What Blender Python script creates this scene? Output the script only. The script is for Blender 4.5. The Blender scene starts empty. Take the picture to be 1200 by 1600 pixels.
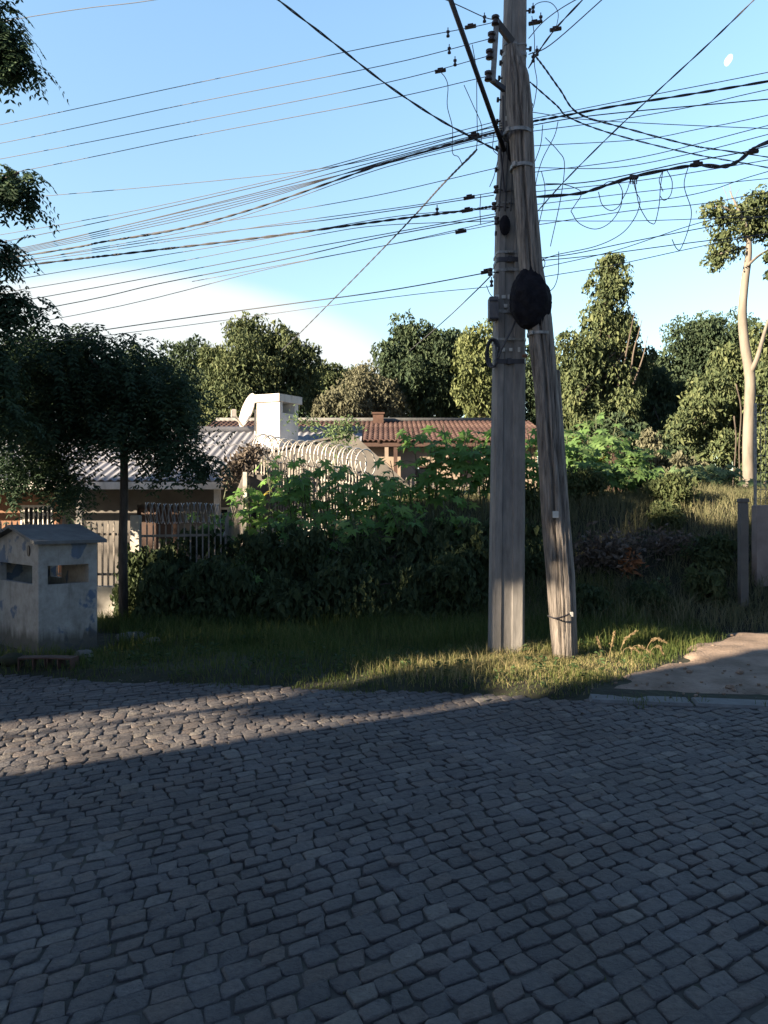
import bpy, math, random
import numpy as np
from mathutils import Vector, noise as mnoise

random.seed(7); RNG = np.random.default_rng(7)
C = bpy.context.scene.collection
R = math.radians
F = 1160.0; HOR = 800.0; EYE = 1.6       # focal length and horizon in photo pixels, eye height in metres

# ------------------------------------------------------------------ camera
cd = bpy.data.cameras.new('camera'); cam = bpy.data.objects.new('camera', cd); C.objects.link(cam)
cam.location = (0, 0, EYE); cam.rotation_euler = (R(90), 0, 0)
cd.sensor_fit = 'VERTICAL'; cd.sensor_height = 36.0; cd.lens = 36.0*F/1600.0
cd.clip_start = 0.05; cd.clip_end = 3000
bpy.context.scene.camera = cam

# ------------------------------------------------------------------ world
SUN_EL = R(18.0); U = np.array([0.87, 0.49]); U = U/np.linalg.norm(U)      # U: the way the light travels over the ground
w = bpy.data.worlds.new('World'); bpy.context.scene.world = w; w.use_nodes = True
nt = w.node_tree; nt.nodes.clear(); N = nt.nodes.new; L = nt.links.new
sky = N('ShaderNodeTexSky'); sky.sky_type = 'NISHITA'; sky.sun_disc = False
sky.sun_elevation = SUN_EL; sky.sun_rotation = math.atan2(-U[0], -U[1])
sky.air_density = 1.0; sky.dust_density = 0.6; sky.ozone_density = 1.6; sky.altitude = 100
def vmath(op, a, b):
    n = N('ShaderNodeVectorMath'); n.operation = op
    for k, v in ((0, a), (1, b)):
        if isinstance(v, (tuple, list)): n.inputs[k].default_value = v
        else: L(v, n.inputs[k])
    return n.outputs[0]
def fmath(op, a, b=0.0, clamp=False):
    n = N('ShaderNodeMath'); n.operation = op; n.use_clamp = clamp
    for k, v in ((0, a), (1, b)):
        if isinstance(v, (int, float)): n.inputs[k].default_value = v
        else: L(v, n.inputs[k])
    return n.outputs[0]
tc = N('ShaderNodeTexCoord'); sx = N('ShaderNodeSeparateXYZ'); L(tc.outputs['Generated'], sx.inputs[0])
yy = fmath('MAXIMUM', sx.outputs[1], 0.05)
cu = fmath('DIVIDE', sx.outputs[0], yy); cv = fmath('DIVIDE', sx.outputs[2], yy)
nz = N('ShaderNodeTexNoise'); nz.inputs['Scale'].default_value = 3.0; nz.inputs['Detail'].default_value = 3; L(tc.outputs['Generated'], nz.inputs[0])
nzv = fmath('MULTIPLY', fmath('SUBTRACT', nz.outputs[0], 0.5), 0.22)
a_ = fmath('POWER', fmath('ABSOLUTE', fmath('DIVIDE', fmath('ADD', cu, 0.36), 0.47)), 2.0)
b_ = fmath('POWER', fmath('ABSOLUTE', fmath('DIVIDE', fmath('SUBTRACT', cv, 0.10), 0.235)), 2.0)
m_ = fmath('ADD', fmath('SUBTRACT', fmath('SUBTRACT', 1.0, a_), b_), nzv)
ramp = N('ShaderNodeMapRange'); ramp.interpolation_type = 'SMOOTHSTEP'; L(m_, ramp.inputs[0])
ramp.inputs[1].default_value = 0.0; ramp.inputs[2].default_value = 0.26; ramp.inputs[3].default_value = 0; ramp.inputs[4].default_value = 0.88
front = fmath('GREATER_THAN', sx.outputs[1], 0.1)
cm = fmath('MULTIPLY', ramp.outputs[0], front, True)
tint = N('ShaderNodeMix'); tint.data_type = 'RGBA'; tint.blend_type = 'MULTIPLY'; tint.inputs[0].default_value = 1
vr = N('ShaderNodeMapRange'); vr.interpolation_type = 'SMOOTHSTEP'; L(sx.outputs[1], vr.inputs[0]); vr.inputs[1].default_value = 0.1; vr.inputs[2].default_value = 0.75
vc = N('ShaderNodeMix'); vc.data_type = 'RGBA'; L(vr.outputs[0], vc.inputs[0]); vc.inputs[6].default_value = (.5, .52, .6, 1)
el = N('ShaderNodeMapRange'); L(sx.outputs[2], el.inputs[0]); el.inputs[1].default_value = 0.15; el.inputs[2].default_value = 0.55
vg = N('ShaderNodeMix'); vg.data_type = 'RGBA'; L(el.outputs[0], vg.inputs[0]); vg.inputs[6].default_value = (1.6, 1.5, 1.22, 1); vg.inputs[7].default_value = (1.9, 2.0, 1.85, 1); L(vg.outputs[2], vc.inputs[7])
L(sky.outputs[0], tint.inputs[6]); L(vc.outputs[2], tint.inputs[7])
SKYTINT = tint
mixc = N('ShaderNodeMix'); mixc.data_type = 'RGBA'; L(cm, mixc.inputs[0]); L(tint.outputs[2], mixc.inputs[6]); CLOUD = mixc
mixc.inputs[7].default_value = (4.5, 4.6, 4.5, 1)
bg = N('ShaderNodeBackground'); bg.inputs[1].default_value = 0.055; L(mixc.outputs[2], bg.inputs[0])
wo = N('ShaderNodeOutputWorld'); L(bg.outputs[0], wo.inputs[0])
# ------------------------------------------------------------------ sun and exposure
sd = bpy.data.lights.new('sun', 'SUN'); so = bpy.data.objects.new('sun', sd); C.objects.link(so)
sd.energy = 5.0; sd.angle = R(0.5); sd.color = (1.0, 0.80, 0.58)
so.rotation_euler = Vector((U[0]*math.cos(SUN_EL), U[1]*math.cos(SUN_EL), -math.sin(SUN_EL))).to_track_quat('-Z', 'Y').to_euler()
so.location = (-30, -20, 30)
vs = bpy.context.scene.view_settings
vs.view_transform = 'Standard'; vs.look = 'None'; vs.exposure = 2.1; vs.gamma = 1.0

# ------------------------------------------------------------------ helpers
def P(px, py, Y):
    return np.array([(px-600.0)/F*Y, Y, EYE+(HOR-py)/F*Y])
def sstep(x, a, b):
    t = np.clip((np.asarray(x, float)-a)/(b-a), 0, 1); return t*t*(3-2*t)
W = {}
def origin(o):
    return W.get(o.name, np.zeros(3)) if o is not None else np.zeros(3)
def tag(o, label=None, cat=None, group=None, kind=None):
    if label: o['label'] = label
    if cat: o['category'] = cat
    if group: o['group'] = group
    if kind: o['kind'] = kind
    return o
def thing(name, label, cat, loc, group=None):
    o = bpy.data.objects.new(name, None); C.objects.link(o); o.location = [float(v) for v in loc]; o.empty_display_size = .2
    W[o.name] = np.array(loc, float); return tag(o, label, cat, group)
class MB:
    def __init__(s): s.v = []; s.f = []; s.n = 0
    def add(s, verts, faces):
        verts = np.asarray(verts, float).reshape(-1, 3); s.v.append(verts)
        for f in faces: s.f.append([i+s.n for i in f])
        s.n += len(verts); return s
    def grid(s, G):                       # G: (a, b, 3)
        a, b = G.shape[:2]
        fs = [(i*b+j, i*b+j+1, (i+1)*b+j+1, (i+1)*b+j) for i in range(a-1) for j in range(b-1)]
        return s.add(G.reshape(-1, 3), fs)
    def box(s, c, size, rz=0.0, bev=0.0, tilt=None):
        x, y, z = [d/2 for d in size]
        if bev > 0:
            b = bev; vs_ = []
            for zz, ins in ((-z, b), (-z+b, 0), (z-b, 0), (z, b)):
                for sx_, sy_ in ((-1, -1), (1, -1), (1, 1), (-1, 1)): vs_.append((sx_*(x-ins), sy_*(y-ins), zz))
            fs = [(3, 2, 1, 0), (12, 13, 14, 15)]
            for k in range(3):
                for j in range(4): fs.append((k*4+j, k*4+(j+1) % 4, k*4+4+(j+1) % 4, k*4+4+j))
            vv = np.array(vs_)
        else:
            vv = np.array([(-x, -y, -z), (x, -y, -z), (x, y, -z), (-x, y, -z), (-x, -y, z), (x, -y, z), (x, y, z), (-x, y, z)])
            fs = [(3, 2, 1, 0), (4, 5, 6, 7), (0, 1, 5, 4), (1, 2, 6, 5), (2, 3, 7, 6), (3, 0, 4, 7)]
        if tilt is not None: vv = np.array([tilt @ Vector(q) for q in vv])
        ca, sa = math.cos(rz), math.sin(rz)
        vv = np.stack([vv[:, 0]*ca-vv[:, 1]*sa, vv[:, 0]*sa+vv[:, 1]*ca, vv[:, 2]], 1)+np.array(c, float)
        return s.add(vv, fs)
    def prism(s, poly, z0, z1):            # poly: list of xy, ccw
        n = len(poly); vv = [(x, y, z0) for x, y in poly]+[(x, y, z1) for x, y in poly]
        fs = [tuple(range(n-1, -1, -1)), tuple(range(n, 2*n))]+[(i, (i+1) % n, n+(i+1) % n, n+i) for i in range(n)]
        return s.add(vv, fs)
    def tube(s, pts, rad, n=6, closed=False):
        pts = np.asarray(pts, float); m = len(pts)
        if np.isscalar(rad): rad = [rad]*m
        if closed: T = np.roll(pts, -1, 0)-np.roll(pts, 1, 0)
        else: T = np.gradient(pts, axis=0)
        T = T/(np.linalg.norm(T, axis=1)[:, None]+1e-12)
        a = np.array([0, 0, 1.0]) if abs(T[0][2]) < .9 else np.array([1.0, 0, 0])
        u = np.cross(T[0], a); u /= np.linalg.norm(u); vv = []
        for k in range(m):
            u = u-T[k]*np.dot(u, T[k]); u /= (np.linalg.norm(u)+1e-12); v_ = np.cross(T[k], u)
            for j in range(n):
                th = 2*math.pi*j/n; vv.append(pts[k]+rad[k]*(math.cos(th)*u+math.sin(th)*v_))
        fs = [(k*n+j, k*n+(j+1) % n, ((k+1) % m)*n+(j+1) % n, ((k+1) % m)*n+j) for k in range(m if closed else m-1) for j in range(n)]
        if not closed: fs += [tuple(range(n-1, -1, -1)), tuple(range((m-1)*n, m*n))]
        return s.add(vv, fs)
    def ball(s, c, r, nu=8, nv=6):
        r = np.array([r]*3 if np.isscalar(r) else r, float); vv = [(0, 0, -1)]
        for i in range(1, nv):
            ph = -math.pi/2+math.pi*i/nv
            for j in range(nu): vv.append((math.cos(ph)*math.cos(2*math.pi*j/nu), math.cos(ph)*math.sin(2*math.pi*j/nu), math.sin(ph)))
        vv.append((0, 0, 1)); fs = []
        for j in range(nu):
            fs.append((0, 1+(j+1) % nu, 1+j)); fs.append((len(vv)-1, 1+(nv-2)*nu+j, 1+(nv-2)*nu+(j+1) % nu))
            for i in range(nv-2): fs.append((1+i*nu+j, 1+i*nu+(j+1) % nu, 1+(i+1)*nu+(j+1) % nu, 1+(i+1)*nu+j))
        return s.add(np.array(vv)*r+np.array(c, float), fs)
    def build(s, name, mat, parent=None, loc=None, smooth=False):
        V = np.concatenate(s.v) if s.v else np.zeros((0, 3))
        return mk(name, V, None, mat, parent, loc, smooth, faces=s.f)
def mk(name, V, k, mat, parent=None, loc=None, smooth=False, faces=None, fidx=None):
    """V world coordinates; k = vertices per face when faces are consecutive, or faces / fidx."""
    base = origin(parent) if parent is not None else (np.array(loc, float) if loc is not None else np.zeros(3))
    V = np.asarray(V, float)-base
    me = bpy.data.meshes.new(name)
    if faces is not None:
        cnt = np.array([len(f) for f in faces], np.int32); idx = np.array([i for f in faces for i in f], np.int32)
    elif fidx is not None:
        idx = fidx.reshape(-1).astype(np.int32); cnt = np.full(len(fidx), fidx.shape[1], np.int32)
    else:
        idx = np.arange(len(V), dtype=np.int32); cnt = np.full(len(V)//k, k, np.int32)
    me.vertices.add(len(V)); me.vertices.foreach_set('co', V.astype(np.float32).ravel())
    me.loops.add(len(idx)); me.loops.foreach_set('vertex_index', idx)
    me.polygons.add(len(cnt)); st = np.concatenate([[0], np.cumsum(cnt)[:-1]]).astype(np.int32)
    me.polygons.foreach_set('loop_start', st); me.polygons.foreach_set('loop_total', cnt)
    me.polygons.foreach_set('use_smooth', np.full(len(cnt), bool(smooth)))
    me.update(calc_edges=True); me.validate()
    me.materials.append(mat)
    o = bpy.data.objects.new(name, me); C.objects.link(o)
    if parent is not None: o.parent = parent
    elif loc is not None: o.location = [float(q) for q in loc]
    W[o.name] = base; return o
def spline(pts, per=6):
    pts = np.asarray(pts, float)
    if len(pts) < 3:
        t = np.linspace(0, 1, per+1)[:, None]; return pts[0]*(1-t)+pts[1]*t
    q = np.vstack([2*pts[0]-pts[1], pts, 2*pts[-1]-pts[-2]]); out = []
    for i in range(1, len(q)-2):
        for t in np.linspace(0, 1, per, endpoint=False):
            a, b, c, d = q[i-1], q[i], q[i+1], q[i+2]
            out.append(.5*((2*b)+(c-a)*t+(2*a-5*b+4*c-d)*t*t+(3*b-3*c+d-a)*t**3))
    out.append(pts[-1]); return np.array(out)

# ------------------------------------------------------------------ materials
def new_mat(name):
    m = bpy.data.materials.new(name); m.use_nodes = True; t = m.node_tree; b = t.nodes['Principled BSDF']; return m, t, b
def ramp_node(t, stops):
    r = t.nodes.new('ShaderNodeValToRGB'); e = r.color_ramp.elements
    while len(e) < len(stops): e.new(.5)
    for k, (p, c) in enumerate(stops): e[k].position = p; e[k].color = (*c, 1)
    return r
def rough_mat(name, stops, scale=6, stretch=(1, 1, 1), rough=.85, bump=.3, bdist=.01, detail=6, metal=0, bscale=None, island=0.0, spec=.5):
    m, t, b = new_mat(name); tcn = t.nodes.new('ShaderNodeTexCoord'); mp = t.nodes.new('ShaderNodeMapping'); mp.inputs['Scale'].default_value = stretch
    t.links.new(tcn.outputs['Object'], mp.inputs[0])
    n = t.nodes.new('ShaderNodeTexNoise'); n.inputs['Scale'].default_value = scale; n.inputs['Detail'].default_value = detail; n.inputs['Roughness'].default_value = .65
    t.links.new(mp.outputs[0], n.inputs[0]); fac = n.outputs[0]
    if island:
        g = t.nodes.new('ShaderNodeNewGeometry'); mx = t.nodes.new('ShaderNodeMix'); mx.inputs[0].default_value = island
        t.links.new(n.outputs[0], mx.inputs[2]); t.links.new(g.outputs['Random Per Island'], mx.inputs[3]); fac = mx.outputs[0]
    r = ramp_node(t, stops); t.links.new(fac, r.inputs[0]); t.links.new(r.outputs[0], b.inputs['Base Color'])
    b.inputs['Roughness'].default_value = rough; b.inputs['Metallic'].default_value = metal; b.inputs['Specular IOR Level'].default_value = spec
    if bump:
        n2 = t.nodes.new('ShaderNodeTexNoise'); n2.inputs['Scale'].default_value = bscale or scale*3; n2.inputs['Detail'].default_value = 8
        t.links.new(mp.outputs[0], n2.inputs[0]); bp = t.nodes.new('ShaderNodeBump'); bp.inputs['Strength'].default_value = bump; bp.inputs['Distance'].default_value = bdist
        t.links.new(n2.outputs[0], bp.inputs['Height']); t.links.new(bp.outputs[0], b.inputs['Normal'])
    return m
def leaf_mat(name, cols, trans=.3, rough=.55, patch=0.55, pscale=.9):
    m, t, b = new_mat(name); g = t.nodes.new('ShaderNodeNewGeometry')
    tcn = t.nodes.new('ShaderNodeTexCoord'); n = t.nodes.new('ShaderNodeTexNoise'); n.inputs['Scale'].default_value = pscale; n.inputs['Detail'].default_value = 2
    t.links.new(tcn.outputs['Object'], n.inputs[0])
    mx = t.nodes.new('ShaderNodeMix'); mx.inputs[0].default_value = patch
    t.links.new(g.outputs['Random Per Island'], mx.inputs[2]); t.links.new(n.outputs[0], mx.inputs[3])
    k = len(cols); r = ramp_node(t, [(.1+.8*i/(k-1), c) for i, c in enumerate(cols)]); t.links.new(mx.outputs[0], r.inputs[0])
    t.links.new(r.outputs[0], b.inputs['Base Color']); b.inputs['Roughness'].default_value = min(.85, rough+.15); b.inputs['Specular IOR Level'].default_value = .2
    tr = t.nodes.new('ShaderNodeBsdfTranslucent'); t.links.new(r.outputs[0], tr.inputs[0])
    ms = t.nodes.new('ShaderNodeMixShader'); ms.inputs[0].default_value = trans
    t.links.new(b.outputs[0], ms.inputs[1]); t.links.new(tr.outputs[0], ms.inputs[2])
    t.links.new(ms.outputs[0], t.nodes['Material Output'].inputs[0]); return m
def plain(name, col, rough=.6, metal=0.0):
    return rough_mat(name, [(.3, [c*.8 for c in col]), (.7, [min(1, c*1.15) for c in col])], scale=9, rough=rough, bump=.12, bdist=.004, metal=metal)

M = {}
m, t, b = new_mat('cobble_basalt'); tcn = t.nodes.new('ShaderNodeTexCoord'); g_ = t.nodes.new('ShaderNodeNewGeometry')
ri = ramp_node(t, [(0, (.070, .067, .071)), (.3, (.084, .080, .083)), (.55, (.094, .089, .090)), (.74, (.108, .093, .087)), (.88, (.100, .098, .103)), (.97, (.145, .135, .125))]); t.links.new(g_.outputs['Random Per Island'], ri.inputs[0])
n1 = t.nodes.new('ShaderNodeTexNoise'); n1.inputs['Scale'].default_value = 38; n1.inputs['Detail'].default_value = 8; n1.inputs['Roughness'].default_value = .75; t.links.new(tcn.outputs['Object'], n1.inputs[0])
n3 = t.nodes.new('ShaderNodeTexNoise'); n3.inputs['Scale'].default_value = 1.1; n3.inputs['Detail'].default_value = 4; t.links.new(tcn.outputs['Object'], n3.inputs[0])
r1 = ramp_node(t, [(.3, (.62, .62, .64)), (.5, (1, 1, 1)), (.7, (1.35, 1.3, 1.22))]); t.links.new(n1.outputs[0], r1.inputs[0])
r3 = ramp_node(t, [(.35, (.82, .80, .78)), (.65, (1.15, 1.15, 1.15))]); t.links.new(n3.outputs[0], r3.inputs[0])
ma = t.nodes.new('ShaderNodeMix'); ma.data_type = 'RGBA'; ma.blend_type = 'MULTIPLY'; ma.inputs[0].default_value = 1; t.links.new(ri.outputs[0], ma.inputs[6]); t.links.new(r1.outputs[0], ma.inputs[7])
mb2 = t.nodes.new('ShaderNodeMix'); mb2.data_type = 'RGBA'; mb2.blend_type = 'MULTIPLY'; mb2.inputs[0].default_value = 1; t.links.new(ma.outputs[2], mb2.inputs[6]); t.links.new(r3.outputs[0], mb2.inputs[7]); t.links.new(mb2.outputs[2], b.inputs['Base Color'])
b.inputs['Roughness'].default_value = .72; n2 = t.nodes.new('ShaderNodeTexNoise'); n2.inputs['Scale'].default_value = 26; n2.inputs['Detail'].default_value = 10; n2.inputs['Roughness'].default_value = .7; t.links.new(tcn.outputs['Object'], n2.inputs[0])
bp = t.nodes.new('ShaderNodeBump'); bp.inputs['Strength'].default_value = 1.0; bp.inputs['Distance'].default_value = .022; t.links.new(n2.outputs[0], bp.inputs['Height']); t.links.new(bp.outputs[0], b.inputs['Normal']); M['stone'] = m
M['bed'] = rough_mat('joint_dirt', [(.3, (.042, .040, .038)), (.55, (.062, .058, .050)), (.75, (.048, .062, .036))], scale=5, rough=.95, bump=.5)
M['soil'] = rough_mat('soil', [(.3, (.018, .016, .011)), (.55, (.024, .030, .013)), (.8, (.05, .038, .025))], scale=3, rough=.95, bump=.6, bdist=.03)
M['drive'] = rough_mat('worn_driveway', [(.25, (.10, .075, .055)), (.42, (.20, .15, .11)), (.55, (.27, .205, .155)), (.75, (.37, .29, .225))], scale=2.6, rough=.95, bump=.8, bdist=.015, bscale=40, detail=10)
M['kerb'] = rough_mat('kerb_concrete', [(.3, (.10, .105, .105)), (.7, (.19, .195, .19))], scale=6, rough=.85, bump=.4)
M['concrete'] = rough_mat('pole_concrete', [(.25, (.14, .135, .13)), (.5, (.24, .232, .22)), (.75, (.35, .335, .31))], scale=4, stretch=(4, 4, .6), rough=.9, bump=.35, bdist=.008, bscale=22)
M['wood'] = rough_mat('weathered_wood', [(.32, (.04, .034, .03)), (.46, (.20, .18, .16)), (.7, (.40, .36, .32))], scale=6, stretch=(7, 7, .4), rough=.9, bump=.9, bdist=.02, bscale=14)
M['nest'] = rough_mat('dark_nest_mud', [(.3, (.010, .010, .014)), (.7, (.026, .026, .032))], scale=10, rough=.95, bump=1.0, bdist=.04, bscale=12, spec=.1)
M['cable'] = plain('black_cable', (.06, .064, .075), .7)
M['alu'] = plain('aluminium_wire', (.12, .13, .15), .8)
M['strap'] = rough_mat('galvanised_strap', [(.3, (.14, .14, .14)), (.7, (.38, .38, .36))], scale=20, rough=.5, bump=.2, metal=.4)
M['steel'] = plain('dark_steel', (.06, .06, .07), .5, .5)
M['porcelain'] = plain('dark_porcelain', (.05, .035, .03), .3)
M['box'] = plain('grey_box', (.12, .12, .13), .6)
M['paper'] = plain('white_tag', (.6, .6, .56), .7)
M['white'] = rough_mat('white_paint', [(.28, (.34, .32, .28)), (.42, (.58, .56, .51)), (.6, (.74, .72, .68))], scale=2.5, stretch=(1.6, 1.6, .5), detail=9, rough=.8, bump=.2)
M['dirtywhite'] = rough_mat('dirty_white_paint', [(.3, (.35, .33, .29)), (.6, (.55, .53, .48))], scale=4, rough=.8, bump=.2)
M['picket'] = rough_mat('picket_paint', [(.3, (.17, .155, .14)), (.6, (.30, .275, .245))], scale=8, rough=.7, bump=.1)
M['coil'] = plain('galvanised_coil', (.62, .60, .56), .45, .3)
M['greycoil'] = plain('dull_coil', (.3, .3, .3), .45, .4)
M['sheet'] = rough_mat('fibre_cement_sheet', [(.3, (.15, .16, .18)), (.6, (.25, .26, .29)), (.8, (.33, .33, .34))], scale=1.2, stretch=(1, .5, 1), rough=.75, bump=.2)
M['terra'] = rough_mat('terracotta_tile', [(.2, (.036, .020, .018)), (.5, (.068, .036, .031)), (.85, (.12, .075, .062))], scale=2.5, rough=.85, bump=.3, island=.5)
M['beige'] = rough_mat('beige_plaster', [(.3, (.24, .19, .145)), (.7, (.34, .28, .22))], scale=1.5, rough=.9, bump=.2)
M['orange'] = rough_mat('orange_plaster', [(.3, (.22, .115, .07)), (.7, (.30, .17, .11))], scale=1.5, rough=.9, bump=.2)
M['dimwall'] = rough_mat('grey_plaster', [(.3, (.10, .095, .09)), (.7, (.18, .17, .155))], scale=1.8, rough=.9, bump=.3)
M['bank'] = rough_mat('worn_plaster', [(.3, (.20, .165, .15)), (.7, (.33, .28, .255))], scale=3, rough=.9, bump=.4)
M['brick'] = rough_mat('red_brick', [(.3, (.06, .035, .027)), (.7, (.11, .062, .046))], scale=6, rough=.9, bump=.4)
M['glass'] = plain('dark_glass', (.02, .025, .03), .1)
M['darkwood'] = plain('dark_wood', (.07, .04, .03), .7)
M['bark'] = rough_mat('bark', [(.3, (.035, .028, .022)), (.7, (.12, .10, .08))], scale=7, stretch=(3, 3, .6), rough=.95, bump=.8, bdist=.02)
M['palebark'] = rough_mat('pale_bark', [(.25, (.10, .088, .07)), (.5, (.18, .162, .135)), (.8, (.24, .22, .19))], scale=2.0, stretch=(2, 2, .5), rough=.8, bump=.3, bdist=.02)
M['stem'] = plain('green_stem', (.09, .11, .05), .6)
M['dish'] = plain('dish_enamel', (.48, .45, .41), .5)
M['l_olive'] = leaf_mat('leaf_olive', [(0.035, 0.055, 0.03), (0.085, 0.115, 0.052), (0.19, 0.215, 0.1)], trans=.18)
M['l_yellow'] = leaf_mat('leaf_yellow_green', [(0.05, 0.07, 0.03), (0.12, 0.15, 0.06), (0.22, 0.25, 0.11)], trans=.18)
M['l_dark'] = leaf_mat('leaf_dark_green', [(0.022, 0.042, 0.028), (0.048, 0.078, 0.042), (0.1, 0.135, 0.068)], trans=.18)
M['l_grey'] = leaf_mat('leaf_dusty_brown', [(0.075, 0.078, 0.052), (0.13, 0.135, 0.085), (0.21, 0.21, 0.14)], trans=.15)
M['l_street'] = leaf_mat('leaf_street_tree', [(0.022, 0.045, 0.028), (0.04, 0.075, 0.042), (0.07, 0.115, 0.055)], trans=.25)
M['l_castor'] = leaf_mat('leaf_castor', [(0.1, 0.22, 0.065), (0.18, 0.34, 0.09), (0.34, 0.46, 0.14)], trans=.48, rough=.42)
M['l_castor2'] = leaf_mat('leaf_castor_lit', [(0.08, 0.155, 0.05), (0.14, 0.25, 0.085), (0.25, 0.35, 0.13)], trans=.4, rough=.45)
M['l_weedclump'] = leaf_mat('leaf_weed_clump', [(.05, .075, .03), (.09, .12, .05), (.16, .17, .08)], trans=.3)
M['l_weed'] = leaf_mat('leaf_weed', [(.03, .06, .025), (.055, .095, .035), (.10, .14, .05)], trans=.3)
M['l_pale'] = leaf_mat('leaf_pale', [(.08, .14, .06), (.14, .21, .10), (.22, .28, .14)], trans=.35)
M['l_shrub'] = leaf_mat('leaf_shrub', [(0.032, 0.052, 0.026), (0.06, 0.088, 0.04), (0.11, 0.14, 0.06)], trans=.25)
M['l_yel'] = leaf_mat('leaf_fading_yellow', [(.30, .24, .03), (.42, .33, .05)], trans=.4)
M['l_dead'] = leaf_mat('leaf_dead_orange', [(.16, .07, .035), (.33, .15, .07), (.42, .22, .12)], trans=.15)
M['l_deadgrey'] = leaf_mat('leaf_dead_grey', [(.07, .055, .045), (.13, .11, .09), (.2, .17, .14)], trans=.15)
M['grass'] = leaf_mat('grass', [(0.045, 0.08, 0.022), (0.09, 0.13, 0.035), (0.19, 0.19, 0.07)], trans=.3, patch=.45, pscale=1.5)
M['grasslit'] = leaf_mat('grass_dry_sunlit_tone', [(0.13, 0.15, 0.055), (0.26, 0.25, 0.11), (0.48, 0.38, 0.22)], trans=.3, patch=.4, pscale=2)  # dry grass with sunlight put into its paler, yellower colour
M['bankgrass'] = leaf_mat('bank_grass', [(0.09, 0.11, 0.055), (0.16, 0.165, 0.085), (0.27, 0.24, 0.15)], trans=.25, patch=.5, pscale=.8)
M['straw'] = leaf_mat('straw', [(.22, .17, .09), (.40, .31, .18)], trans=.2)
m, t, b = new_mat('moonlight'); b.inputs['Base Color'].default_value = (0, 0, 0, 1); b.inputs['Emission Color'].default_value = (.93, .97, 1, 1); b.inputs['Emission Strength'].default_value = .35; M['moon'] = m
# blotched paint of the shelter: white coat flaked off a blue-grey one
m, t, b = new_mat('flaking_paint'); tcn = t.nodes.new('ShaderNodeTexCoord')
n1 = t.nodes.new('ShaderNodeTexNoise'); n1.inputs['Scale'].default_value = 2.6; n1.inputs['Detail'].default_value = 7; n1.inputs['Roughness'].default_value = .5
t.links.new(tcn.outputs['Object'], n1.inputs[0]); r1 = ramp_node(t, [(.565, (0, 0, 0)), (.59, (1, 1, 1))]); t.links.new(n1.outputs[0], r1.inputs[0])
n2 = t.nodes.new('ShaderNodeTexNoise'); n2.inputs['Scale'].default_value = 5; n2.inputs['Detail'].default_value = 9; n2.inputs['Roughness'].default_value = .7; t.links.new(tcn.outputs['Object'], n2.inputs[0])
ra = ramp_node(t, [(.3, (.22, .21, .185)), (.6, (.40, .39, .36))]); rb = ramp_node(t, [(.3, (.09, .12, .17)), (.7, (.15, .20, .27))])
t.links.new(n2.outputs[0], ra.inputs[0]); t.links.new(n2.outputs[0], rb.inputs[0])
mx = t.nodes.new('ShaderNodeMix'); mx.data_type = 'RGBA'; t.links.new(r1.outputs[0], mx.inputs[0]); t.links.new(ra.outputs[0], mx.inputs[6]); t.links.new(rb.outputs[0], mx.inputs[7])
sz = t.nodes.new('ShaderNodeSeparateXYZ'); t.links.new(tcn.outputs['Object'], sz.inputs[0])
mp_ = t.nodes.new('ShaderNodeMapping'); mp_.inputs['Scale'].default_value = (9, 9, 1.2); t.links.new(tcn.outputs['Object'], mp_.inputs[0]); n5 = t.nodes.new('ShaderNodeTexNoise'); n5.inputs['Scale'].default_value = 1.6; n5.inputs['Detail'].default_value = 7; t.links.new(mp_.outputs[0], n5.inputs[0])
mr = t.nodes.new('ShaderNodeMapRange'); mr.inputs[1].default_value = .34; mr.inputs[2].default_value = .0; t.links.new(sz.outputs[2], mr.inputs[0])
ad = t.nodes.new('ShaderNodeMath'); ad.operation = 'ADD'; t.links.new(mr.outputs[0], ad.inputs[0]); t.links.new(n5.outputs[0], ad.inputs[1]); rd = ramp_node(t, [(.58, (0, 0, 0)), (.95, (.85, .85, .85))]); t.links.new(ad.outputs[0], rd.inputs[0])
mz = t.nodes.new('ShaderNodeMix'); mz.data_type = 'RGBA'; t.links.new(rd.outputs[0], mz.inputs[0]); t.links.new(mx.outputs[2], mz.inputs[6]); mz.inputs[7].default_value = (.07, .065, .05, 1)
t.links.new(mz.outputs[2], b.inputs['Base Color']); b.inputs['Roughness'].default_value = .85
bp = t.nodes.new('ShaderNodeBump'); bp.inputs['Strength'].default_value = .4; bp.inputs['Distance'].default_value = .01; t.links.new(n2.outputs[0], bp.inputs['Height']); t.links.new(bp.outputs[0], b.inputs['Normal'])
M['flake'] = m

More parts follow.
